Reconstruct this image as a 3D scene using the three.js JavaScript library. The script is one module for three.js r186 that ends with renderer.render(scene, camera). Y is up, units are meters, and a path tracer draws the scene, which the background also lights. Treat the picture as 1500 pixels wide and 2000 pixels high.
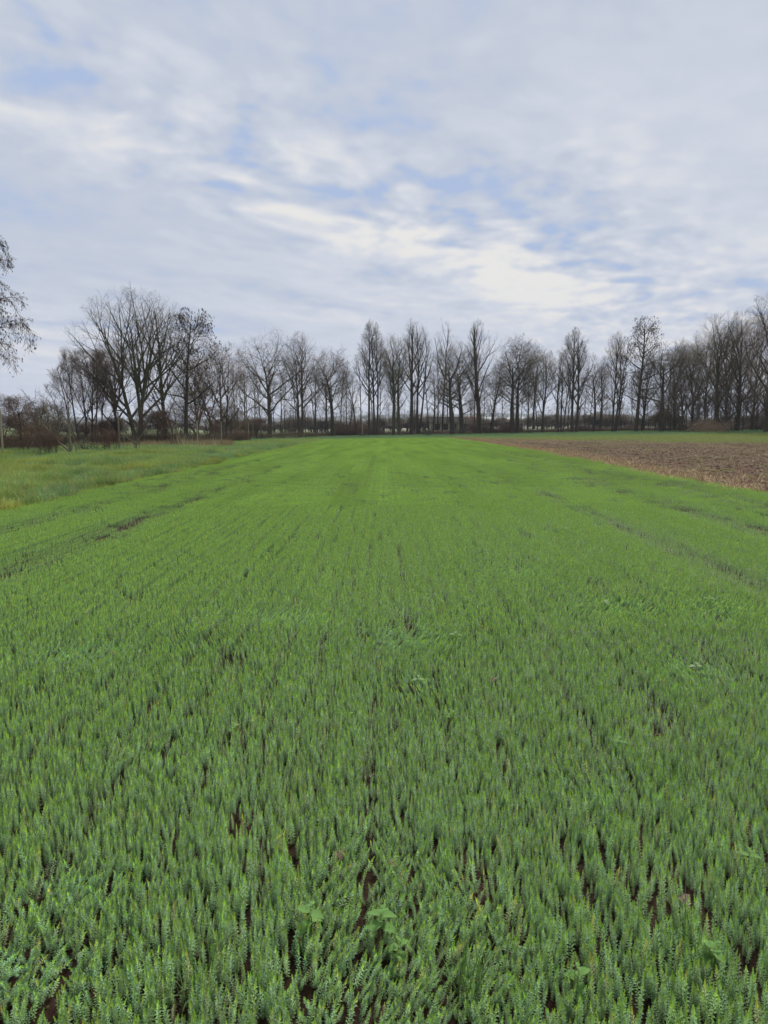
import * as THREE from 'three';
import { mergeGeometries, mergeVertices } from 'three/addons/utils/BufferGeometryUtils.js';

// ------------------------------------------------------------------ camera, sky, sun, exposure
const scene = new THREE.Scene();
const EYE = 1.6, PITCH = 7.17 * Math.PI / 180, F = 1327;            // F: focal length in pixels of the 1500 x 2000 photograph
const camera = new THREE.PerspectiveCamera(2 * Math.atan(1000 / F) * 180 / Math.PI, 0.75, 0.05, 9000);
camera.position.set(0, EYE, 0);
camera.lookAt(0, EYE - Math.tan(PITCH), -1);

const renderer = new THREE.WebGLRenderer({ antialias: true });
renderer.toneMapping = THREE.LinearToneMapping;
const EXPOSURE = 3.5;
renderer.toneMappingExposure = EXPOSURE;
renderer.shadowMap.enabled = true;

const sun = new THREE.DirectionalLight(new THREE.Color().setRGB(1.0, 0.955, 0.88), 1.5);
sun.position.set(40, 95, -90);                                       // high, ahead and a little right, behind thin cloud
sun.castShadow = true; sun.shadow.radius = 22;
Object.assign(sun.shadow.camera, { left: -90, right: 90, top: 90, bottom: -90, near: 1, far: 400 });
sun.shadow.mapSize.set(2048, 2048);
sun.name = 'sun'; sun.target.name = 'sun_target';
sun.target.position.set(0, 0, -40); sun.position.add(sun.target.position);
scene.add(sun, sun.target);

// ------------------------------------------------------------------ random numbers and noise
function rng(seed) {
  let a = seed >>> 0;
  return () => { a = (a + 0x6D2B79F5) | 0; let t = Math.imul(a ^ (a >>> 15), 1 | a); t = (t + Math.imul(t ^ (t >>> 7), 61 | t)) ^ t; return ((t ^ (t >>> 14)) >>> 0) / 4294967296; };
}
function hash2(i, j, s) {
  let h = Math.imul(i, 374761393) ^ Math.imul(j, 668265263) ^ Math.imul(s, 1274126177);
  h = Math.imul(h ^ (h >>> 13), 1274126177); h ^= h >>> 16;
  return (h >>> 0) / 4294967296;
}
function vnoise(x, y, s = 0) {                                       // 0..1
  const i = Math.floor(x), j = Math.floor(y), fx = x - i, fy = y - j;
  const u = fx * fx * fx * (fx * (fx * 6 - 15) + 10), v = fy * fy * fy * (fy * (fy * 6 - 15) + 10);
  const a = hash2(i, j, s), b = hash2(i + 1, j, s), c = hash2(i, j + 1, s), d = hash2(i + 1, j + 1, s);
  return a + (b - a) * u + (c - a) * v + (a - b - c + d) * u * v;
}
function fbm(x, y, oct, s = 0) {
  let a = 0, w = 0.5, n = 0;
  for (let k = 0; k < oct; k++) { a += w * vnoise(x, y, s + k * 17); n += w; w *= 0.5; const t = x * 1.62 - y * 1.18 + 3.7; y = x * 1.18 + y * 1.62 - 1.9; x = t; }
  return a / n;
}
const clamp = (x, a = 0, b = 1) => Math.min(b, Math.max(a, x));
const sstep = (a, b, x) => { const t = clamp((x - a) / (b - a)); return t * t * (3 - 2 * t); };
const lerp = (a, b, t) => a + (b - a) * t;
const gauss = (x, m, s) => Math.exp(-((x - m) * (x - m)) / (2 * s * s));

// ------------------------------------------------------------------ the sky: a sheet of broken stratocumulus lying in long streaks
{
  const W = 3072, H = 1536, data = new Float32Array(W * H * 4);
  const streak = 0.79, cs = Math.cos(streak), sn = Math.sin(streak);
  const BLUE = [0.38, 0.50, 0.75], GREY = [0.535, 0.59, 0.70], LIGHT = [0.635, 0.675, 0.76], WHITE = [0.86, 0.84, 0.80];
  for (let j = 0; j < H; j++) {
    const el = ((j + 0.5) / H - 0.5) * Math.PI;
    if (el <= 0) { for (let i = 0; i < W; i++) { const o = (j * W + i) * 4; data[o] = 0.10; data[o + 1] = 0.12; data[o + 2] = 0.09; data[o + 3] = 1; } continue; }
    const sy = Math.sin(el), cy = Math.cos(el), inv = 1 / (sy + 0.07);
    for (let i = 0; i < W; i++) {
      const az = ((i + 0.5) / W - 0.5) * 2 * Math.PI;                // x = cos, z = sin
      const x = Math.cos(az) * cy, z = Math.sin(az) * cy;
      const u = x * inv, v = -z * inv;
      let a = u * cs + v * sn, c = u * sn - v * cs;                  // along and across the streaks
      const wx = fbm(u * 1.1, v * 1.1, 3, 5) - 0.5, wy = fbm(u * 1.1 + 9, v * 1.1, 3, 25) - 0.5;
      a += wx * 0.35; c += wy * 0.25;
      const big = fbm(a * 0.34 + 4.2, c * 0.6 + 1.1, 3, 40), mid = fbm(a * 0.95, c * 1.55, 4, 70), puff = fbm(a * 3.4, c * 4.2, 4, 110), fine = fbm(a * 10, c * 12, 4, 150);
      const band = gauss(c, -2.07, 0.17), streaks = fbm(a * 0.45 + 7, c * 2.6, 4, 190);
      let d = (big - 0.5) * 0.7 + (mid - 0.5) * 0.85 + 0.42 * band * (0.4 + 1.2 * mid) - 0.42 * gauss(c, -1.5, 0.2) * sstep(0.45, 0.65, mid) + 0.07;
      d += (streaks - 0.5) * 0.6 * sstep(-2.1, -2.6, c);
      const lumpy = clamp(0.45 + 0.8 * gauss(c, -1.85, 0.4) + (big - 0.5) * 1.5, 0.25, 1.3);
      d += (0.5 - Math.abs(puff - 0.5) * 3.2) * 0.36 * lumpy + (puff - 0.5) * 1.35 * lumpy + (fine - 0.5) * 1.15 * lumpy;
      const gap = sstep(-0.12, -0.55, d), bright = sstep(0.16, 0.78, d), mid2 = sstep(-0.25, 0.32, d);
      const low = sstep(0.22, 0.02, sy), o = (j * W + i) * 4;
      for (let k = 0; k < 3; k++) {
        let q = lerp(GREY[k], LIGHT[k], mid2);
        q = lerp(q, WHITE[k], bright * 0.8);
        q = lerp(q, BLUE[k], gap * 0.75);
        q = lerp(q, [0.60, 0.645, 0.75][k], low * 0.6);
        data[o + k] = q / EXPOSURE;
      }
      data[o + 3] = 1;
    }
  }
  const sky = new THREE.DataTexture(data, W, H, THREE.RGBAFormat, THREE.FloatType);
  sky.mapping = THREE.EquirectangularReflectionMapping; sky.colorSpace = THREE.LinearSRGBColorSpace;
  sky.magFilter = sky.minFilter = THREE.LinearFilter; sky.needsUpdate = true;
  scene.background = sky; scene.environment = sky;
}

// ------------------------------------------------------------------ naming and placing
const taken = new Map();
function numbered(name) { const n = taken.get(name) || 0; taken.set(name, n + 1); return n ? `${name}_${String(n).padStart(3, '0')}` : name; }
function tag(o, label, category, group, kind) {
  if (label) o.userData.label = label;
  if (category) o.userData.category = category;
  if (group) o.userData.group = group;
  if (kind) o.userData.kind = kind;
  return o;
}
function shade(o) { o.traverse(c => { if (c.isMesh) { c.castShadow = true; c.receiveShadow = true; } }); return o; }
function thing(name, label, category, [x, y, z], turn = 0, group) {
  const o = new THREE.Group(); o.name = numbered(name); o.position.set(x, y, z); o.rotation.y = turn; scene.add(o);
  return tag(o, label, category, group);
}
function part(parent, name, geo, mat, kind) { const m = new THREE.Mesh(geo, mat); m.name = name; m.castShadow = m.receiveShadow = true; if (kind) m.userData.kind = kind; parent.add(m); return m; }
function top(name, geo, mat, kind, label, category) { const m = new THREE.Mesh(geo, mat); m.name = numbered(name); m.castShadow = m.receiveShadow = true; scene.add(m); return tag(m, label, category, null, kind); }

const rise = d => sstep(18, 110, d);
const ground = (x, z) => 0.0165 * x * rise(-z) * (1 - sstep(70, 220, Math.abs(x))) + 0.05 * (vnoise(x * 0.11 + 50, z * 0.11, 3) - 0.5) * sstep(6, 14, Math.abs(x - 1));
const across = (px, d) => (px - 750) / F * d * Math.cos(PITCH);      // a photograph column at a ground distance, in metres
const heightOf = (py, d) => EYE + d * Math.tan(Math.atan((1000 - py) / F) - PITCH);
const leftEdge = d => -7.25 - 0.012 * Math.max(0, d - 20) + 0.22 * (vnoise(d * 0.35, 7, 8) - 0.5) * 2;
const rightEdge = d => 9.0 + 0.9 * sstep(14, 32, d) - 0.018 * Math.max(0, d - 42) + 0.25 * (vnoise(d * 0.4, 3, 9) - 0.5) * 2;
const FIELD_END = 89, MARGIN_END = 119;

// ------------------------------------------------------------------ materials
function noiseTexture(n, f, srgb) {
  const d = new Uint8Array(n * n * 4);
  for (let j = 0; j < n; j++) for (let i = 0; i < n; i++) { const c = f(i / n, j / n), o = (j * n + i) * 4; d[o] = c[0]; d[o + 1] = c[1]; d[o + 2] = c[2]; d[o + 3] = 255; }
  const t = new THREE.DataTexture(d, n, n); t.wrapS = t.wrapT = THREE.RepeatWrapping; t.magFilter = THREE.LinearFilter; t.minFilter = THREE.LinearMipmapLinearFilter; t.generateMipmaps = true;
  if (srgb) t.colorSpace = THREE.SRGBColorSpace; t.needsUpdate = true; return t;
}
function tiled(x, y, per, oct, s) {                                  // noise that repeats every 1 in x and y, per cells
  let a = 0, w = 0.5, n = 0;
  for (let k = 0; k < oct; k++) {
    const X = x * per, Y = y * per, i = Math.floor(X), j = Math.floor(Y), fx = X - i, fy = Y - j, u = fx * fx * (3 - 2 * fx), v = fy * fy * (3 - 2 * fy), m = q => ((q % per) + per) % per;
    const A = hash2(m(i), m(j), s + k), B = hash2(m(i + 1), m(j), s + k), C = hash2(m(i), m(j + 1), s + k), D = hash2(m(i + 1), m(j + 1), s + k);
    a += w * (A + (B - A) * u + (C - A) * v + (A - B - C + D) * u * v); n += w; w *= 0.55; per *= 2;
  }
  return a / n;
}
const clodBump = noiseTexture(512, (x, y) => { const v = 255 * tiled(x, y, 9, 6, 3); return [v, v, v]; });
const soilMap = noiseTexture(512, (x, y) => { const v = tiled(x, y, 7, 6, 31), k = 0.65 + 0.7 * v; return [92 * k, 72 * k, 58 * k]; }, true);
const barkBump = noiseTexture(256, (x, y) => { const v = 255 * Math.pow(tiled(x, y, 8, 4, 61), 1.2); return [v, v, v]; });
const turfMap = noiseTexture(512, (x, y) => { const v = tiled(x, y, 6, 6, 81), k = 0.7 + 0.6 * v; return [88 * k, 104 * k, 52 * k]; }, true);

const std = (r, g, b, rough = 0.9, extra = {}) => new THREE.MeshPhysicalMaterial({ color: new THREE.Color().setRGB(r, g, b), roughness: rough, specularIntensity: 0.4, side: THREE.DoubleSide, ...extra });
const leafy = (extra = {}) => new THREE.MeshPhysicalMaterial({ color: 0xffffff, vertexColors: true, side: THREE.DoubleSide, roughness: 0.95, transmission: 0.25, thickness: 0, specularIntensity: 0.35, clearcoat: 0.14, clearcoatRoughness: 0.2, ...extra });
const M = {
  soil: new THREE.MeshPhysicalMaterial({ specularIntensity: 0.2, map: soilMap, color: new THREE.Color().setRGB(0.22, 0.205, 0.19), bumpMap: clodBump, bumpScale: 0.05, roughness: 0.9 }),  // damp soil colour, tinted darker still to hold the shade between the plants
  tilth: new THREE.MeshPhysicalMaterial({ specularIntensity: 0.2, map: soilMap, color: new THREE.Color().setRGB(0.56, 0.40, 0.29), bumpMap: clodBump, bumpScale: 0.07, roughness: 0.95 }),
  turf: new THREE.MeshPhysicalMaterial({ specularIntensity: 0.2, map: turfMap, bumpMap: clodBump, bumpScale: 0.04, roughness: 1 }),
  land: new THREE.MeshStandardMaterial({ map: turfMap, roughness: 1 }),
  crop: leafy(),
  grass: leafy({ transmission: 0.3, clearcoat: 0.1 }),
  straw: new THREE.MeshStandardMaterial({ color: 0xffffff, vertexColors: true, roughness: 0.8, side: THREE.DoubleSide }),
  bark: std(0.065, 0.055, 0.041, 0.95, { bumpMap: barkBump, bumpScale: 0.03 }),
  barkGreen: std(0.082, 0.078, 0.045, 0.95, { bumpMap: barkBump, bumpScale: 0.03 }),
  barkPale: std(0.17, 0.15, 0.115, 0.95, { bumpMap: barkBump, bumpScale: 0.02 }),
  twig: std(0.095, 0.07, 0.048), twigOlive: std(0.105, 0.084, 0.047), twigBrown: std(0.105, 0.068, 0.045), twigRed: std(0.09, 0.055, 0.038), twigGrey: std(0.078, 0.066, 0.05),
  catkin: std(0.06, 0.042, 0.034),
  stake: std(0.30, 0.26, 0.19, 0.9, { bumpMap: barkBump, bumpScale: 0.01 }),
  stakeGreen: std(0.17, 0.17, 0.11, 0.9, { bumpMap: barkBump, bumpScale: 0.01 }),
  dark: std(0.03, 0.028, 0.025, 0.9),
};

// ------------------------------------------------------------------ tubes
class Tubes {
  constructor() { this.p = []; this.n = []; this.uv = []; this.i = []; }
  add(pts, rad, sides) {
    const base = this.p.length / 3, N = pts.length;
    let t = pts[1].clone().sub(pts[0]).normalize(), s = Math.abs(t.y) < 0.9 ? new THREE.Vector3(0, 1, 0) : new THREE.Vector3(1, 0, 0);
    s.cross(t).normalize(); let len = 0; const b = new THREE.Vector3();
    for (let k = 0; k < N; k++) {
      if (k) len += pts[k].distanceTo(pts[k - 1]);
      t.subVectors(pts[Math.min(N - 1, k + 1)], pts[Math.max(0, k - 1)]).normalize();
      s.addScaledVector(t, -s.dot(t)).normalize(); b.crossVectors(t, s);
      const last = k === N - 1;
      for (let j = 0; j < (last ? 1 : sides); j++) {
        const a = j / sides * Math.PI * 2, c = Math.cos(a), d = Math.sin(a), r = rad[k];
        if (last) { this.p.push(pts[k].x, pts[k].y, pts[k].z); this.n.push(t.x, t.y, t.z); this.uv.push(0.5, len); continue; }
        const nx = s.x * c + b.x * d, ny = s.y * c + b.y * d, nz = s.z * c + b.z * d;
        this.p.push(pts[k].x + nx * r, pts[k].y + ny * r, pts[k].z + nz * r); this.n.push(nx, ny, nz); this.uv.push(j / sides * Math.max(0.3, rad[0] * 6), len);
      }
    }
    for (let k = 0; k < N - 1; k++) for (let j = 0; j < sides; j++) {
      const a = base + k * sides + j, c = base + k * sides + (j + 1) % sides;
      if (k === N - 2) this.i.push(a, c, base + (N - 1) * sides); else this.i.push(a, c, a + sides, c, c + sides, a + sides);
    }
  }
  geo() {
    const g = new THREE.BufferGeometry();
    g.setAttribute('position', new THREE.Float32BufferAttribute(this.p, 3)); g.setAttribute('normal', new THREE.Float32BufferAttribute(this.n, 3)); g.setAttribute('uv', new THREE.Float32BufferAttribute(this.uv, 2));
    g.setIndex(this.i); return g;
  }
}
const V = (x, y, z) => new THREE.Vector3(x, y, z);

// ------------------------------------------------------------------ bare trees
const KINDS = {
  oak:     { n: [15, 8, 8, 8], ang: [62, 50, 48, 48], wander: [0.06, 0.22, 0.3, 0.32, 0.32], up: [0, 0.10, 0.07, 0.05, 0.04], base: 0.3, ratio: [0.95, 0.62, 0.55, 0.6], apex: 0.72, prof: t => Math.pow(Math.sin(Math.PI * (0.2 + 0.72 * t)), 0.55) },
  poplar:  { n: [19, 7, 7, 7], ang: [36, 30, 34, 36], wander: [0.04, 0.07, 0.1, 0.14, 0.16], up: [0, 0.07, 0.08, 0.08, 0.08], base: 0.3, ratio: [0.6, 0.55, 0.55, 0.6], apex: 1, prof: t => Math.pow(Math.sin(Math.PI * (0.1 + 0.84 * t)), 0.8) },
  ash:     { n: [15, 8, 7, 7], ang: [42, 38, 40, 40], wander: [0.07, 0.12, 0.17, 0.2, 0.22], up: [0, 0.05, 0.07, 0.08, 0.08], base: 0.22, ratio: [0.9, 0.6, 0.55, 0.6], apex: 0.85, prof: t => Math.pow(Math.sin(Math.PI * (0.14 + 0.78 * t)), 0.6) },
  alder:   { n: [22, 7, 7, 6], ang: [68, 48, 46, 50], wander: [0.04, 0.12, 0.2, 0.26, 0.3], up: [0, 0.05, 0.02, -0.02, -0.05], base: 0.3, ratio: [0.45, 0.55, 0.55, 0.6], apex: 1, prof: t => Math.pow(Math.sin(Math.PI * (0.16 + 0.74 * t)), 0.7) },
  coppice: { n: [11, 7, 7, 6], ang: [32, 32, 36, 38], wander: [0.05, 0.08, 0.12, 0.16, 0.2], up: [0.02, 0.06, 0.08, 0.08, 0.08], base: 0.3, ratio: [0.5, 0.55, 0.55, 0.6], apex: 1, prof: t => Math.pow(Math.sin(Math.PI * (0.12 + 0.76 * t)), 0.6) },
  thin:    { n: [11, 7, 6, 6], ang: [48, 46, 46, 46], wander: [0.05, 0.14, 0.2, 0.25, 0.3], up: [0, 0.06, 0.05, 0.04, 0.03], base: 0.35, ratio: [0.5, 0.55, 0.55, 0.6], apex: 0.95, prof: t => Math.pow(Math.sin(Math.PI * (0.14 + 0.76 * t)), 0.6) },
  weeping: { n: [24, 9, 8, 9], ang: [78, 45, 45, 50], wander: [0.04, 0.1, 0.16, 0.2, 0.2], up: [0, -0.03, -0.14, -0.28, -0.35], base: 0.14, ratio: [0.5, 0.5, 0.5, 0.55], apex: 1, prof: t => Math.pow(Math.sin(Math.PI * (0.2 + 0.7 * t)), 0.5) },
  bush:    { n: [9, 7, 7, 6], ang: [40, 42, 44, 44], wander: [0.12, 0.16, 0.22, 0.26, 0.3], up: [0, 0.03, 0.02, 0, 0], base: 0.05, ratio: [0.6, 0.55, 0.55, 0.55], apex: 1, prof: t => Math.pow(Math.sin(Math.PI * (0.3 + 0.62 * t)), 0.5) },
};
function buildTree(o) {                                              // o: H height, R crown radius, r trunk radius, kind, seed, stems, lean, base, dens, tw
  const K = KINDS[o.kind], R0 = rng(o.seed), rnd = (a, b) => a + (b - a) * R0();
  const H = o.H, CR = o.R, cb = (o.base ?? K.base) * H, dens = o.dens ?? 1, tw = o.tw ?? 0.0078, ph = rnd(0, 99);
  const stems = o.stems || [[0, 0, o.lean || 0, 1]];
  const trunk = [], limbs = [], twigs = new Tubes(), bits = [];
  const lx = o.lean || 0;
  const inside = p => {
    const t = (p.y - cb * 0.8) / (H - cb * 0.8); if (t > 1.04) return false; if (t < 0) return p.y > cb * 0.55;
    const az = Math.atan2(p.z, p.x), k = 0.52 + 0.82 * vnoise(Math.cos(az) * 1.7 + ph, Math.sin(az) * 1.7 + t * 3.6, 5);
    const r = CR * K.prof(t) * k, cx = lx * p.y; return (p.x - cx) ** 2 + p.z ** 2 < r * r;
  };
  const q = V(), axis = V();
  function grow(p, dir, len, r, level, tubes, tipR) {
    const nseg = [11, 7, 4, 2, o.near ? 2 : 1][level], sides = [8, 5, 3, 3, 3][level], pts = [p.clone()], rad = [r], dirs = [dir.clone()];
    const d = dir.clone(), cur = p.clone(), w = K.wander[level], u = K.up[level];
    let n = nseg, real = 0;
    for (let k = 1; k <= nseg; k++) {
      d.x += rnd(-w, w); d.y += rnd(-w, w) + u; d.z += rnd(-w, w); d.normalize();
      q.copy(cur).addScaledVector(d, len / nseg);
      if (level > 0 && level < 4 && k > 1 && !inside(q)) { n = k - 1; break; }
      cur.copy(q); pts.push(cur.clone()); dirs.push(d.clone()); real += len / nseg;
    }
    for (let k = 1; k <= n; k++) rad.push(Math.max(tipR, r * Math.pow(1 - k / n * (level === 0 ? 0.93 : 0.85), level === 0 ? 0.8 : 0.9)));
    if (pts.length > 2 || (level > 1 && pts.length > 1)) tubes.add(pts, rad, sides);
    else if (pts.length === 2) tubes.add(pts, rad, sides);
    return { pts, rad, dirs, n, len: Math.max(real, 0.05), want: len };
  }
  function sprout(br, level, tubes) {                                // children of a branch of that level
    if (level >= 4) { if (o.clumps && R0() < o.clumps) bits.push(br.pts[br.pts.length - 1]); return; }
    const cnt = Math.max(2, Math.round(K.n[level] * (level === 0 ? Math.pow(stems.length, -0.35) : level === 1 ? dens * Math.pow(stems.length, -0.2) : dens) * rnd(0.8, 1.2)));
    const part_ = level === 0 ? 1 : clamp(br.len / br.want, 0.25, 1), cnt2 = Math.max(2, Math.round(cnt * part_));
    let az = rnd(0, 6.28);
    const t0 = level === 0 ? cb / H * 0.9 : 0.16;
    for (let k = 0; k < cnt2; k++) {
      let t = t0 + ((level === 0 ? 0.93 : 0.99) - t0) * (k + rnd(0.1, 0.9)) / cnt2; az += 2.399 + rnd(-0.5, 0.5);
      const f = t * br.n, i = Math.min(br.n - 1, Math.floor(f)), p = br.pts[i].clone().lerp(br.pts[i + 1], f - i), rr = lerp(br.rad[i], br.rad[i + 1], f - i), d0 = br.dirs[i + 1];
      axis.set(Math.cos(az), level === 0 ? 0 : Math.sin(az) * 0.8, Math.sin(az)); axis.addScaledVector(d0, -axis.dot(d0)).normalize();
      let a = K.ang[level] * Math.PI / 180 * rnd(0.75, 1.2); if (level === 0) a *= lerp(1.12, 0.55, clamp((t - t0) / (1 - t0)));
      const dir = d0.clone().multiplyScalar(Math.cos(a)).addScaledVector(axis, Math.sin(a)).normalize();
      let L;
      if (level === 0) {
        L = (o.kind === 'oak' || o.kind === 'weeping' || o.kind === 'ash') ? CR * rnd(0.95, 1.35) * (o.kind === 'ash' ? 1.25 : 1) : H * K.ratio[0] * lerp(1, 0.4, t) * rnd(0.7, 1.2);
      } else L = br.len * K.ratio[level] * lerp(1.2, 0.65, t) * rnd(0.65, 1.3);
      L = Math.max(L, [0.6, 0.5, 0.4, 0.3][level]);
      let r = Math.min(rr * 0.72, Math.max(tw, L * [0.018, 0.014, 0.012, 0.011][level]));
      let tb = tubes;
      if (level === 0) { tb = new Tubes(); limbs.push(tb); }
      if (level >= 1) tb = twigs;
      const c = grow(p, dir, L, Math.max(r, tw), level + 1, tb, level >= 2 ? tw * 0.45 : tw * 0.8);
      sprout(c, level + 1, tb);
    }
  }
  for (const [sx, sz, lean, sc] of stems) {
    const tb = new Tubes(); trunk.push(tb);
    const dir = V(lean + rnd(-0.02, 0.02), 1, rnd(-0.06, 0.06)).normalize(), TH = H * K.apex * sc;
    const br = grow(V(sx, -0.15, sz), dir, TH, o.r * (stems.length > 1 ? 0.8 : 1) * sc, 0, tb, 0.012);
    // root flare
    br.rad[0] *= 1;
    sprout(br, 0, tb);
  }
  return { trunk, limbs, twigs, bits };
}
const triCount = { n: 0 };
function plantTree(spec) {
  const { px, d, label, group, name = 'bare_tree', bark = M.bark, twig = M.twig } = spec;
  const x = spec.x ?? across(px, d), z = -d, y = ground(x, z), H = spec.H ?? heightOf(spec.topY, d) - y, Rr = spec.R ?? spec.w * 0.7 / F * d;
  const t = buildTree({ ...spec, H, R: Rr, r: spec.r ?? (0.016 * H + 0.05) });
  const g = thing(name, label, spec.category || 'tree', [x, y, z], 0, group);
  t.trunk.forEach(tb => part(g, 'trunk', tb.geo(), bark));
  const joined = new Tubes();
  t.limbs.forEach((tb, k) => { if (tb.i.length) part(g, 'limb', tb.geo(), bark); });
  part(g, 'crown', t.twigs.geo(), twig, 'stuff');
  if (t.bits.length) {
    const cone = new THREE.OctahedronGeometry(1, 0), list = [], R1 = rng(spec.seed + 77);
    for (const p of t.bits) for (let k = 0; k < 2; k++) { const c = cone.clone(), s = 0.018 + 0.018 * R1(); c.scale(s * (spec.bit || 1), s * 4.2 * (spec.bit || 1), s * (spec.bit || 1)); c.translate(p.x + (R1() - 0.5) * 0.12, p.y - 0.05 * R1(), p.z + (R1() - 0.5) * 0.12); list.push(c); }
    part(g, 'hanging_catkins', mergeGeometries(list), M.catkin, 'stuff');
  }
  return g;
}

// ------------------------------------------------------------------ land: one sheet to the horizon, then soil, turf and tilth laid on it
function sheet(xs, zs, inside, lift, uvScale) {                      // a grid of quads over xs(d) x zs following the ground
  const p = [], uv = [], idx = [], nx = xs.length;
  for (const z of zs) for (const xf of xs) { const x = inside(xf, -z), y = ground(x, z) + lift; p.push(x, y, z); uv.push(x / uvScale, z / uvScale); }
  for (let j = 0; j < zs.length - 1; j++) for (let i = 0; i < nx - 1; i++) { const a = j * nx + i; idx.push(a, a + 1, a + nx, a + 1, a + nx + 1, a + nx); }
  const g = new THREE.BufferGeometry(); g.setAttribute('position', new THREE.Float32BufferAttribute(p, 3)); g.setAttribute('uv', new THREE.Float32BufferAttribute(uv, 2)); g.setIndex(idx); g.computeVertexNormals(); return g;
}
const range = (a, b, n, pow = 1) => Array.from({ length: n + 1 }, (_, k) => a + (b - a) * Math.pow(k / n, pow));
{
  const xs = [...range(-4500, -150, 12), ...range(-140, 140, 140), ...range(150, 4500, 12)], zs = [...range(40, -160, 100), ...range(-170, -4500, 30, 1.8)];
  top('ground', sheet(xs, zs, x => x, -0.012, 3.1), M.land, 'structure', 'pale green farmland reaching from the tree belt to the horizon', 'ground');
  top('field_soil', sheet(range(0, 1, 30), range(3, -FIELD_END, 120), (f, d) => lerp(leftEdge(Math.max(0, d)), rightEdge(Math.max(0, d)), f), 0, 0.9), M.soil, 'structure', 'dark damp soil, its tint deepened for the shade between the rows of green seedlings', 'soil');
  top('grass_verge', sheet(range(0, 1, 40), range(3, -FIELD_END, 90), (f, d) => lerp(-95, leftEdge(Math.max(0, d)), f), -0.004, 2.3), M.turf, 'structure', 'rough grass verge sloping off left of the green field', 'verge');
  top('stubble_field', sheet(range(0, 1, 40), range(3, -FIELD_END, 90), (f, d) => lerp(rightEdge(Math.max(0, d)), 95, f), -0.004, 1.3), M.tilth, 'structure', 'brown harrowed soil of the field on the right', 'soil');
  top('field_margin', sheet(range(-95, 95, 60), range(-FIELD_END, -MARGIN_END - 16, 12), x => x, -0.002, 2.3), M.turf, 'structure', 'pale grass margin between field end and tree belt', 'verge');
}

// ------------------------------------------------------------------ blades and leaves
class Faces {                                                        // triangles with a colour at each corner
  constructor() { this.p = []; this.c = []; }
  tri(a, b, c, col) { this.p.push(...a, ...b, ...c); for (let k = 0; k < 3; k++) this.c.push(...col); }
  leaf(p, az, el, L, w, col, fold = 0.25, droop = 0) {                // a pointed leaf of two facets folded along its midrib, four triangles
    const ca = Math.cos(az), sa = Math.sin(az), ce = Math.cos(el), se = Math.sin(el), ce2 = Math.cos(el - droop), se2 = Math.sin(el - droop);
    const m = [p[0] + ca * ce * L * 0.45, p[1] + se * L * 0.45, p[2] + sa * ce * L * 0.45], t = [m[0] + ca * ce2 * L * 0.55, m[1] + se2 * L * 0.55, m[2] + sa * ce2 * L * 0.55];
    const lx = -sa * w, lz = ca * w, up = fold * w, l = [m[0] + lx - ca * se * up, m[1] + ce * up, m[2] + lz - sa * se * up], r = [m[0] - lx - ca * se * up, m[1] + ce * up, m[2] - lz - sa * se * up];
    this.tri(p, l, m, col); this.tri(m, l, t, col); this.tri(p, m, r, col); this.tri(m, t, r, col);
  }
  blade(p, az, lean, L, w, col, segs = 2) {                          // a grass blade that arches over
    const ca = Math.cos(az), sa = Math.sin(az); let a = [p[0] - sa * w, p[1], p[2] + ca * w], b = [p[0] + sa * w, p[1], p[2] - ca * w], x = 0, y = 0;
    for (let k = 1; k <= segs; k++) {
      const an = lean * (0.35 + 0.95 * k / segs); x += Math.sin(an) * L / segs; y += Math.cos(an) * L / segs;
      const ww = w * (1 - k / segs * 0.85), c = [p[0] + ca * x - sa * ww, p[1] + y, p[2] + sa * x + ca * ww], e = [p[0] + ca * x + sa * ww, p[1] + y, p[2] + sa * x - ca * ww];
      this.tri(a, b, c, col); if (k < segs) this.tri(b, e, c, col); a = c; b = e;
    }
  }
  geo() {
    const g = new THREE.BufferGeometry(); g.setAttribute('position', new THREE.Float32BufferAttribute(this.p, 3)); g.setAttribute('color', new THREE.Float32BufferAttribute(this.c, 3)); g.computeVertexNormals(); return g;
  }
}
const tint = (c, R, k = 0.18) => { const f = 1 + (R() - 0.5) * 2 * k; return [c[0] * f, c[1] * f, c[2] * f]; };

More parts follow.
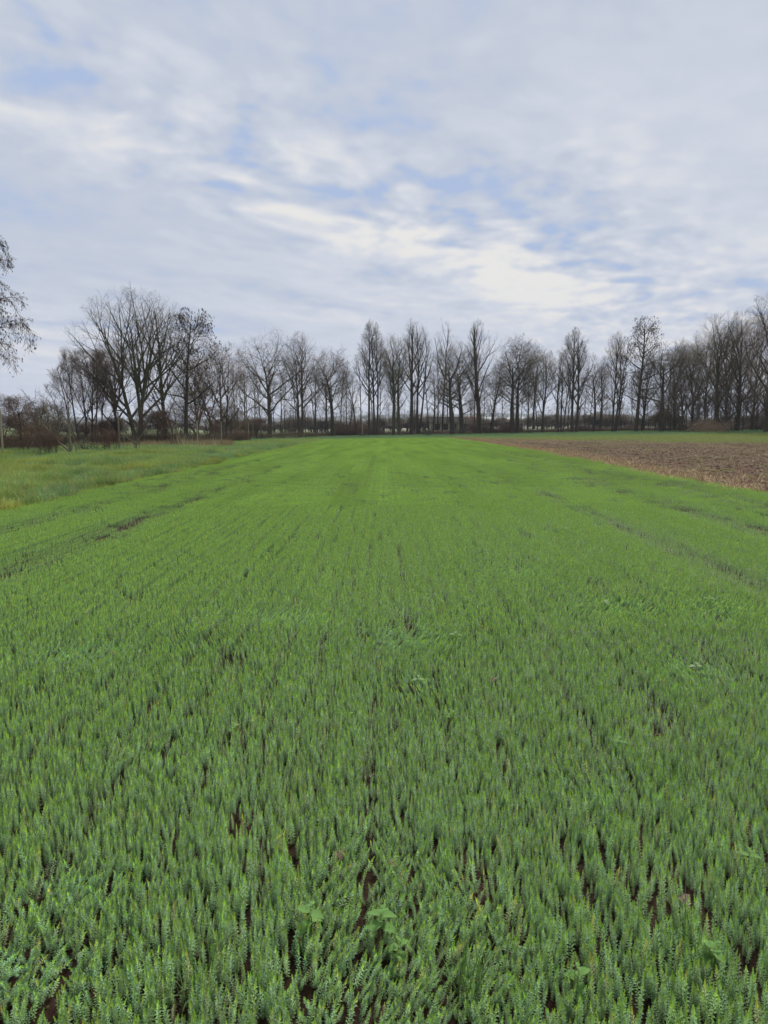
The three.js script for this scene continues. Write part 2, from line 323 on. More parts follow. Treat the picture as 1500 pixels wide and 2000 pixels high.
// ------------------------------------------------------------------ the crop: short upright seedlings with narrow leaves and a yellow-green shoot tip
const LEAF = [0.188, 0.318, 0.124], TIP = [0.312, 0.485, 0.085], STEM = [0.16, 0.25, 0.07];
function seedling(seed, detail) {
  const R = rng(seed), H = 0.122 + 0.04 * R(), stem = new Faces(), leaves = new Faces(), tip = new Faces();
  const bx = (R() - 0.5) * 0.03, bz = (R() - 0.5) * 0.03, at = t => [bx * t * t, H * t, bz * t * t];
  for (let k = 0; k < 3; k++) { const a = k * 2.094, b = a + 2.094, r = 0.0013; const p0 = [Math.cos(a) * r, 0, Math.sin(a) * r], p1 = [Math.cos(b) * r, 0, Math.sin(b) * r], q = at(0.97); stem.tri(p0, p1, q, STEM); }
  const n = detail === 2 ? 42 : detail === 1 ? 22 : 9, big = detail === 2 ? 1 : detail === 1 ? 1.35 : 1.9; let az = R() * 6;
  for (let k = 0; k < n; k++) {
    const t = 0.1 + 0.7 * k / n; az += 2.4 + (R() - 0.5) * 0.5;
    leaves.leaf(at(t), az, lerp(0.0, 0.6, t) + (R() - 0.5) * 0.4, (0.0115 + 0.0045 * R()) * big * lerp(0.85, 1, t), 0.0017 * big * (0.8 + 0.5 * R()), tint(LEAF, R), 0.3, 0.25 * R());
  }
  const m = detail === 2 ? 20 : detail === 1 ? 9 : 5;
  for (let k = 0; k < m; k++) {
    const t = 0.79 + 0.21 * k / m; az += 2.4 + (R() - 0.5) * 0.4;
    tip.leaf(at(t), az, lerp(0.7, 1.4, k / m) + (R() - 0.5) * 0.2, (0.0075 + 0.003 * R()) * big, 0.0021 * big, tint(TIP, R, 0.14), 0.3, -0.15);
  }
  return { stem: stem.geo(), leaves: leaves.geo(), tip: tip.geo() };
}
const near = range(1, 8, 7).map(k => seedling(100 + k, 2)), midp = range(1, 6, 5).map(k => seedling(200 + k, 1));
const nearGeo = near.map(s => mergeGeometries([s.stem, s.leaves, s.tip])), midGeo = midp.map(s => mergeGeometries([s.stem, s.leaves, s.tip]));
const onGround = (px, py, h = 0.12) => { const el = PITCH - Math.atan((1000 - py) / F), d = (EYE - h) / Math.tan(el); return [(px - 750) / F * (d * Math.cos(PITCH) + (EYE - h) * Math.sin(PITCH)), -d]; };
// places where the seedlings lie over: x, z, half width, half length, amount, direction
const laid = [[40, 1840, 0.26, 0.12, 0.75, 0.4], [150, 1690, 0.22, 0.14, 0.6, 0.2], [880, 1690, 0.12, 0.14, 0.5, 2.6], [800, 1225, 0.4, 0.45, 0.8, 0.3], [560, 1190, 0.5, 0.35, 0.7, 0.5], [1200, 1170, 0.6, 0.4, 0.8, 0.2], [1370, 1290, 0.3, 0.3, 0.8, 2.9], [1000, 1105, 0.8, 0.5, 0.6, 0.2], [160, 1255, 0.6, 0.35, 0.6, 0.3], [380, 1240, 0.4, 0.4, 0.5, 2.8], [820, 1320, 0.25, 0.3, 0.6, 3.0], [1400, 1170, 0.5, 0.5, 0.7, 0.1], [300, 1440, 0.3, 0.2, 0.4, 0.3], [1150, 1500, 0.25, 0.2, 0.45, 2.9]].map(([px, py, rx, rz, k, a]) => [...onGround(px, py, 0.12), rx, rz, k, a]);
const lying = (x, z) => {
  let k = 0.35 * sstep(0.62, 0.80, fbm(x * 0.9 + 3, z * 0.55, 3, 210)), a = fbm(x * 0.5, z * 0.5 + 20, 2, 230) * 12.6;
  for (const [cx, cz, rx, rz, kk, aa] of laid) { const q = kk * Math.exp(-(((x - cx) / rx) ** 2 + ((z - cz) / rz) ** 2)); if (q > k) { k = q; a = aa; } }
  return [k, a];
};
const wheeling = x => Math.max(gauss(x, -4.1, 0.22), gauss(x, -5.7, 0.22) * 0.8, gauss(x, 5.6, 0.26), gauss(x, 7.3, 0.35), gauss(x, 3.7, 0.2) * 0.8);
const thinness = (x, z) => {                                         // share of seedlings missing: small gaps everywhere, bare streaks along the wheelings
  const d = -z, s = fbm(x * 5.5, z * 1.8, 3, 250), g = sstep(0.64, 0.78, s) * 0.62;
  const edge = sstep(4.5, 7, Math.abs(x)) * 0.3, b = sstep(0.42, 0.62, fbm(x * 4.5, z * 1.9, 3, 270)) * (wheeling(x) * 0.65 + edge);
  return clamp(g + b * 1.0 + 0.04);
};
const FRONT = 300, CROP_NEAR = 5, CROP_MID = 13, ROW = 0.125;
{
  const R = rng(11), front = [], list = { near: nearGeo.map(() => []), mid: midGeo.map(() => []) };
  for (let i = Math.floor(-8.6 / ROW); i <= 10.6 / ROW; i++) {
    const ph = hash2(i, 1, 5) * 50;
    for (let d = 1.35; d < CROP_MID + 5; d += d > CROP_MID ? 0.006 : 0.0025) {
      const x0 = i * ROW + 0.022 * (vnoise(d * 1.3 + ph, i * 3.1, 6) - 0.5) * 2, r1 = R(), r2 = R(), r3 = R(), r4 = R(), r5 = R(), r6 = R();
      const x = x0 + (r1 + r2 - 1) * lerp(0.09, 0.082, sstep(2, 12, d)), dd = d + (r3 - 0.5) * 0.02;
      if (Math.abs(x) > 0.6 * (dd + 0.3) + 1.3 || x < leftEdge(dd) + 0.1 || x > rightEdge(dd) - 0.1) continue;
      const z = -dd; if (r4 < thinness(x, z) || (dd > CROP_MID && hash2(Math.round(dd * 997), i, 3) > (CROP_MID + 5 - dd) / 5)) continue;
      const [k, a] = lying(x, z), tilt = 0.02 + 0.1 * r5 + k * (0.6 + 0.5 * r6);
      const e = { x, z, d: dd, tilt, dir: a + (r6 - 0.5) * lerp(5, 1.2, k), turn: r1 * 6.283, s: (0.40 + 0.34 * r2 * r3 + 0.2 * r5) * (0.93 + 0.14 * hash2(i, 9, 2)) * (1 - 0.4 * wheeling(x)), k, c: r4 };
      if (dd < CROP_NEAR) list.near[Math.floor(r6 * 7.999)].push(e); else list.mid[Math.floor(r6 * 5.999)].push(e);
    }
  }
  // the three hundred that show largest stand on their own
  const all = list.near.flat().filter(e => e.d > 1.5 && Math.abs(e.x) < 0.565 * (e.d * Math.cos(PITCH) + 1.5 * Math.sin(PITCH)) - 0.01).sort((p, q) => p.d - q.d).slice(0, FRONT); const own = new Set(all);
  const mt = new THREE.Matrix4(), qt = new THREE.Quaternion(), q2 = new THREE.Quaternion(), ps = V(), sc = V(), ax = V(), col = new THREE.Color();
  const place = e => { ax.set(Math.sin(e.dir), 0, -Math.cos(e.dir)); qt.setFromAxisAngle(ax, e.tilt); q2.setFromAxisAngle(V(0, 1, 0), e.turn); qt.multiply(q2); ps.set(e.x, ground(e.x, e.z) - 0.004, e.z); sc.set(e.s * 1.16, e.s, e.s * 1.16); };
  all.forEach((e, i) => {
    const s = near[i % 8], g = new THREE.Group(); g.name = numbered('field_seedling'); place(e); g.position.copy(ps); g.quaternion.copy(qt); g.scale.copy(sc);
    tag(g, 'upright green seedling with yellow-green tip, in the nearest rows along the bottom edge', 'seedling', 'seedlings of the nearest rows');
    part(g, 'stem', s.stem, M.crop); part(g, 'leaves', s.leaves, M.crop, 'stuff'); part(g, 'shoot_tip', s.tip, M.crop); scene.add(g);
  });
  const carpet = new THREE.Group(); carpet.name = 'field_crop'; tag(carpet, 'dense carpet of green seedlings in rows covering the whole field', 'crop', null, 'stuff'); scene.add(carpet);
  const put = (geos, lists) => geos.forEach((g, k) => {
    const L = lists[k].filter(e => !own.has(e)), im = new THREE.InstancedMesh(g, M.crop, L.length); im.name = 'seedlings'; im.userData.kind = 'stuff'; im.castShadow = im.receiveShadow = true;
    L.forEach((e, i) => { place(e); im.setMatrixAt(i, mt.compose(ps, qt, sc)); const v = (0.76 + 0.6 * e.c * hash2(i, k, 8) + 0.18 * e.c) * (1 + 0.16 * sstep(0.25, 0.7, e.k)), y = hash2(i, k, 5) < 0.025 ? 1.5 : 1; im.setColorAt(i, col.setRGB(v * y * (0.9 + 0.2 * hash2(i, k, 3)), v, v * (0.85 + 0.4 * hash2(i, k, 4)) * (1 + 0.22 * sstep(0.25, 0.7, e.k)))); }); carpet.add(im);
  });
  put(nearGeo, list.near); put(midGeo, list.mid);
  console.log('seedlings', list.near.flat().length, list.mid.flat().length);
  // farther off: squares of half a metre, each with its rows of seedlings
  const VAR = 6, S = 0.25, far = [];
  for (let v = 0; v < VAR; v++) {
    const r = rng(900 + v), keep = [1, 1, 0.9, 0.75, 0.5, 0.3][v], low = range(1, 4, 3).map(k => seedling(300 + k + v * 10, 0)).map(s => mergeGeometries([s.stem, s.leaves, s.tip])), geos = [];
    for (let i = 0; i < 2; i++) for (let k = 0; k < 44; k++) {
      if (r() > keep) continue;
      const g = low[Math.floor(r() * 3.999)].clone(), s = (0.54 + 0.3 * r()) * [1, 1, 1, 0.9, 0.75, 0.6][v]; g.rotateY(r() * 6.28); g.rotateX((r() - 0.5) * 0.5); g.rotateZ((r() - 0.5) * 0.5); g.scale(s, s, s); g.translate((i + 0.5) * ROW - S / 2 + (r() + r() - 1) * 0.085, 0, (k + r()) / 44 * S - S / 2); geos.push(g);
    }
    far.push({ g: mergeGeometries(geos), m: [] });
  }
  for (let d = CROP_MID + S / 2 - 0.02; d < FIELD_END - 0.2; d += S) for (let x = -11; x < 11.5; x += S) {
    if (x < leftEdge(d) + 0.2 || x > rightEdge(d) - 0.2) continue;
    const th = thinness(x, -d) + (R() - 0.5) * 0.5 + 0.05, v = th < 0.2 ? Math.floor(R() * 2.5) : th < 0.45 ? 3 : th < 0.75 ? 4 : 5;
    far[v].m.push([x + (R() - 0.5) * 0.03, -d, R() < 0.5 ? 0 : Math.PI, R()]);
  }
  far.forEach((f, k) => {
    const im = new THREE.InstancedMesh(f.g, M.crop, Math.max(1, f.m.length)); im.name = 'seedlings'; im.userData.kind = 'stuff'; im.castShadow = im.receiveShadow = true;
    f.m.forEach(([x, z, t, c], i) => { qt.setFromAxisAngle(V(0, 1, 0), t); const s = 0.9 + 0.2 * c; im.setMatrixAt(i, mt.compose(ps.set(x, ground(x, z), z), qt, sc.set(1.02, s, 1.02))); const q = (0.86 + 0.28 * vnoise(x * 2.2, z * 0.2, 12)) * (1 + 0.09 * gauss(x, -0.15, 0.16)); im.setColorAt(i, col.setRGB(q, q, q)); }); carpet.add(im);
  });
}

// ------------------------------------------------------------------ grass, straw and clods
function tuft(seed, n, spread, h, cols, w = 0.003, segs = 2, leanMax = 0.9) {
  const R = rng(seed), f = new Faces();
  for (let k = 0; k < n; k++) { const a = R() * 6.28, r = Math.sqrt(R()) * spread; f.blade([Math.cos(a) * r, -0.01, Math.sin(a) * r], R() * 6.28, 0.15 + leanMax * R(), h * (0.55 + 0.6 * R()), w * (0.7 + 0.6 * R()), tint(cols[Math.floor(R() * cols.length)], R, 0.15), segs); }
  return f.geo();
}
function scatter(parent, name, geos, mat, pts) {                     // pts: [x, z, scale, color]
  const mt = new THREE.Matrix4(), qt = new THREE.Quaternion(), col = new THREE.Color(), lists = geos.map(() => []), R = rng(name.length * 131 + pts.length);
  pts.forEach(p => lists[Math.floor(R() * geos.length * 0.9999)].push(p));
  geos.forEach((g, k) => {
    const L = lists[k]; if (!L.length) return; const im = new THREE.InstancedMesh(g, mat, L.length); im.name = name; im.userData.kind = 'stuff'; im.castShadow = im.receiveShadow = true;
    L.forEach(([x, z, s, c], i) => { qt.setFromAxisAngle(V(0, 1, 0), R() * 6.28); im.setMatrixAt(i, mt.compose(V(x, ground(x, z), z), qt, Array.isArray(s) ? V(s[0], s[1], s[0]) : V(s, s, s))); im.setColorAt(i, col.setRGB(...c)); }); parent.add(im);
  });
}
function stuffGroup(name, label, category) { const g = new THREE.Group(); g.name = name; scene.add(g); return tag(g, label, category, null, 'stuff'); }
const G1 = [0.17, 0.26, 0.06], G2 = [0.13, 0.225, 0.085], G3 = [0.36, 0.31, 0.14], G4 = [0.24, 0.30, 0.055], GB = [0.16, 0.26, 0.135];
{
  const R = rng(41), verge = stuffGroup('verge_grass', 'rough green and yellowish grass of the left verge', 'grass');
  const fine = [1, 2, 3, 4].map(k => tuft(500 + k, 46, 0.17, 0.22, [G1, G1, G2, G4, G3], 0.0035)), coarse = [1, 2, 3].map(k => tuft(520 + k, 80, 0.42, 0.25, [G1, G2, G2, G4, G3], 0.007, 2));
  const colour = (x, z) => {
    const a = fbm(x * 0.55, z * 0.4, 3, 310), b = fbm(x * 0.9 + 8, z * 0.9, 3, 330), e = sstep(2.2, 0.2, x < 0 ? leftEdge(-z) - x : 9) * sstep(0.35, 0.6, b);
    const yl = sstep(0.48, 0.7, a) * 0.45 + e * 0.4, bl = sstep(0.5, 0.75, b) * 0.6; const v = 0.8 + 0.45 * vnoise(x * 2.1, z * 2.1, 77); return [v * (1.05 + 0.5 * yl) * (1 - 0.3 * bl), v * (1.15 + 0.15 * yl) * (1 - 0.18 * bl), v * (1 - 0.25 * yl) * (1 + 0.3 * bl)];
  };
  const pts = [], ptc = [];
  for (let k = 0; k < 60000; k++) {
    const d = 9 + 31 * Math.sqrt(R()), x = leftEdge(d) + 0.12 - R() * 20; if (x < -0.66 * d - 3.5) continue;
    const b = fbm(x * 0.8, -d * 0.8, 3, 350); pts.push([x, -d, (0.5 + 1.1 * sstep(0.42, 0.66, b)) * (0.8 + 0.4 * R()), colour(x, -d)]);
  }
  for (let k = 0; k < 26000; k++) {
    const d = 38 + 52 * R(), x = leftEdge(d) + 0.15 - R() * 48; if (x < -0.6 * d - 3) continue;
    const b = fbm(x * 0.5, -d * 0.5, 3, 350); ptc.push([x, -d, (0.6 + 0.7 * sstep(0.4, 0.68, b)) * (0.8 + 0.4 * R()), colour(x, -d)]);
  }
  const tuss = [1, 2, 3].map(k => tuft(530 + k, 110, 0.2, 0.36, [G2, G2, G1, GB, G3], 0.0045, 3, 1.1)), ptt = [];
  for (let k = 0; k < 5200; k++) { const d = 10 + 50 * Math.sqrt(R()), e = R(), x = leftEdge(d) - 0.1 - (e < 0.2 ? R() * 0.5 : R() * 30); if (x < -0.6 * d - 2.5) continue; if (e >= 0.2 && fbm(x * 0.7, -d * 0.7, 3, 355) < 0.52) continue; ptt.push([x, -d, [0.8 + 0.6 * R(), 0.55 + 0.6 * R()], (c => [c[0] * 0.85, c[1] * 0.92, c[2]])(colour(x, -d))]); }
  scatter(verge, 'tussocks', tuss, M.grass, ptt);
  scatter(verge, 'grass_tufts', fine, M.grass, pts); scatter(verge, 'grass_tufts', coarse, M.grass, ptc);
  const margin = stuffGroup('margin_grass', 'pale bluish green grass strip in front of the tree belt', 'grass'), ptm = [];
  const coarse2 = [1, 2, 3].map(k => tuft(540 + k, 70, 0.6, 0.24, [GB, GB, G2, G1], 0.011, 2));
  for (let k = 0; k < 17000; k++) { const d = FIELD_END + 0.3 + 32 * R(), x = (R() * 2 - 1) * 78; if (Math.abs(x) > 0.6 * d + 6) continue; const b = fbm(x * 0.3, -d * 0.3, 3, 350); ptm.push([x, -d, 0.8 + 0.5 * R(), [0.95 + 0.3 * b, 1.0 + 0.2 * b, 1.0 + 0.25 * (1 - b)]]); }
  scatter(margin, 'grass_tufts', coarse2, M.grass, ptm);

  // the brown field: clods, cut straw and sprouting green
  const rough = stuffGroup('straw_and_clods', 'cut straw, clods and sparse green shoots on the brown field', 'straw');
  const S1 = [0.40, 0.29, 0.14], S2 = [0.26, 0.18, 0.09], S3 = [0.13, 0.085, 0.05];
  const strawPatch = seed => {
    const r = rng(seed), f = new Faces();
    for (let k = 0; k < 26; k++) { const stand = r() < 0.35; f.blade([(r() - 0.5) * 0.6, 0.005 + 0.02 * r(), (r() - 0.5) * 0.6], r() * 6.28, stand ? 0.4 * r() : 1.15 + 0.25 * r(), stand ? 0.05 + 0.07 * r() : 0.1 + 0.16 * r(), 0.0042, tint([S1, S2, S2, S3][Math.floor(r() * 4)], r, 0.2), 2); }
    return f.geo();
  };
  const clodGeo = seed => { const r = rng(seed), g = new THREE.IcosahedronGeometry(1, 1), p = g.attributes.position; for (let k = 0; k < p.count; k++) { const x = p.getX(k), y = p.getY(k), z = p.getZ(k), n = 0.7 + 0.6 * vnoise(x * 1.7 + seed, y * 1.7 + z * 2.3, seed); p.setXYZ(k, x * n, y * n * 0.65, z * n); } g.computeVertexNormals(); const c = new Float32Array(p.count * 3).fill(1); g.setAttribute('color', new THREE.BufferAttribute(c, 3)); return g; };
  const ps = [], pg = [], pc = [], pedge = [];
  for (let k = 0; k < 30000; k++) {
    const d = 12 + 78 * Math.pow(R(), 0.75), x = rightEdge(d) + 0.05 + R() * 46; if (x > 0.6 * d + 3) continue;
    const g0 = lerp(74, 50, clamp((x - 10) / 20)), green = sstep(g0, g0 + 14, d + 8 * (vnoise(x * 0.2, d * 0.1, 4) - 0.5)), gn = fbm(x * 0.35, -d * 0.25, 3, 390), e = x - rightEdge(d);
    const br = 0.75 + 0.5 * vnoise(x * 0.6, d * 0.3, 14);
    if (R() > 0.25 + green * 0.6) ps.push([x, -d, 0.8 + 0.5 * R(), [br, br, br]]);
    if (R() < 0.10 + green * 0.9 + sstep(0.5, 0.7, gn) * 0.35) pg.push([x, -d, (0.35 + 0.3 * R()) * (1 + 0.35 * green), [0.95, 1.12, 0.95]]);
    if (R() < 0.65 * (1 - green)) pc.push([x, -d, 0.035 + 0.09 * R() * R(), [br, br * 0.95, br * 0.9]]);
  }
  for (let k = 0; k < 3600; k++) { const d = 13 + 75 * Math.pow(R(), 0.8), x = rightEdge(d) + (R() * R()) * 2.2 - 0.3; if (vnoise(x * 1.3, d * 0.8, 23) < 0.42) continue; pedge.push([x, -d, 1.1 + 0.8 * R(), [1.15, 1.08, 0.85]]); }
  scatter(rough, 'straw', [1, 2, 3, 4].map(k => strawPatch(600 + k)), M.straw, [...ps, ...pedge]);
  scatter(rough, 'clods', [1, 2, 3].map(clodGeo), std(0.075, 0.046, 0.031, 0.95, { vertexColors: true }), pc);
  scatter(rough, 'green_shoots', [1, 2, 3].map(k => tuft(560 + k, 30, 0.3, 0.2, [G1, G4, G4, G3], 0.006, 2)), M.grass, pg);
  // dark clods and trash on the bare streaks of the green field
  const fieldClods = stuffGroup('field_clods', 'dark clods lying on bare streaks of the green field', 'clods'), fc = [];
  for (let k = 0; k < 90000; k++) { const d = 1.5 + 60 * Math.pow(R(), 1.3), x = leftEdge(d) + R() * (rightEdge(d) - leftEdge(d)); if (Math.abs(x) > 0.6 * d + 1.5) continue; const th = thinness(x, -d); if (R() > th * th * 0.5) continue; const s = 0.006 + 0.05 * R() * R() * sstep(2, 12, d); fc.push([x, -d, s, [0.8 + 0.4 * R(), 0.8 + 0.3 * R(), 0.8]]); }
  scatter(fieldClods, 'clods', [4, 5, 6].map(clodGeo), std(0.065, 0.045, 0.033, 0.9, { vertexColors: true }), fc);
}
console.log('ground cover done');

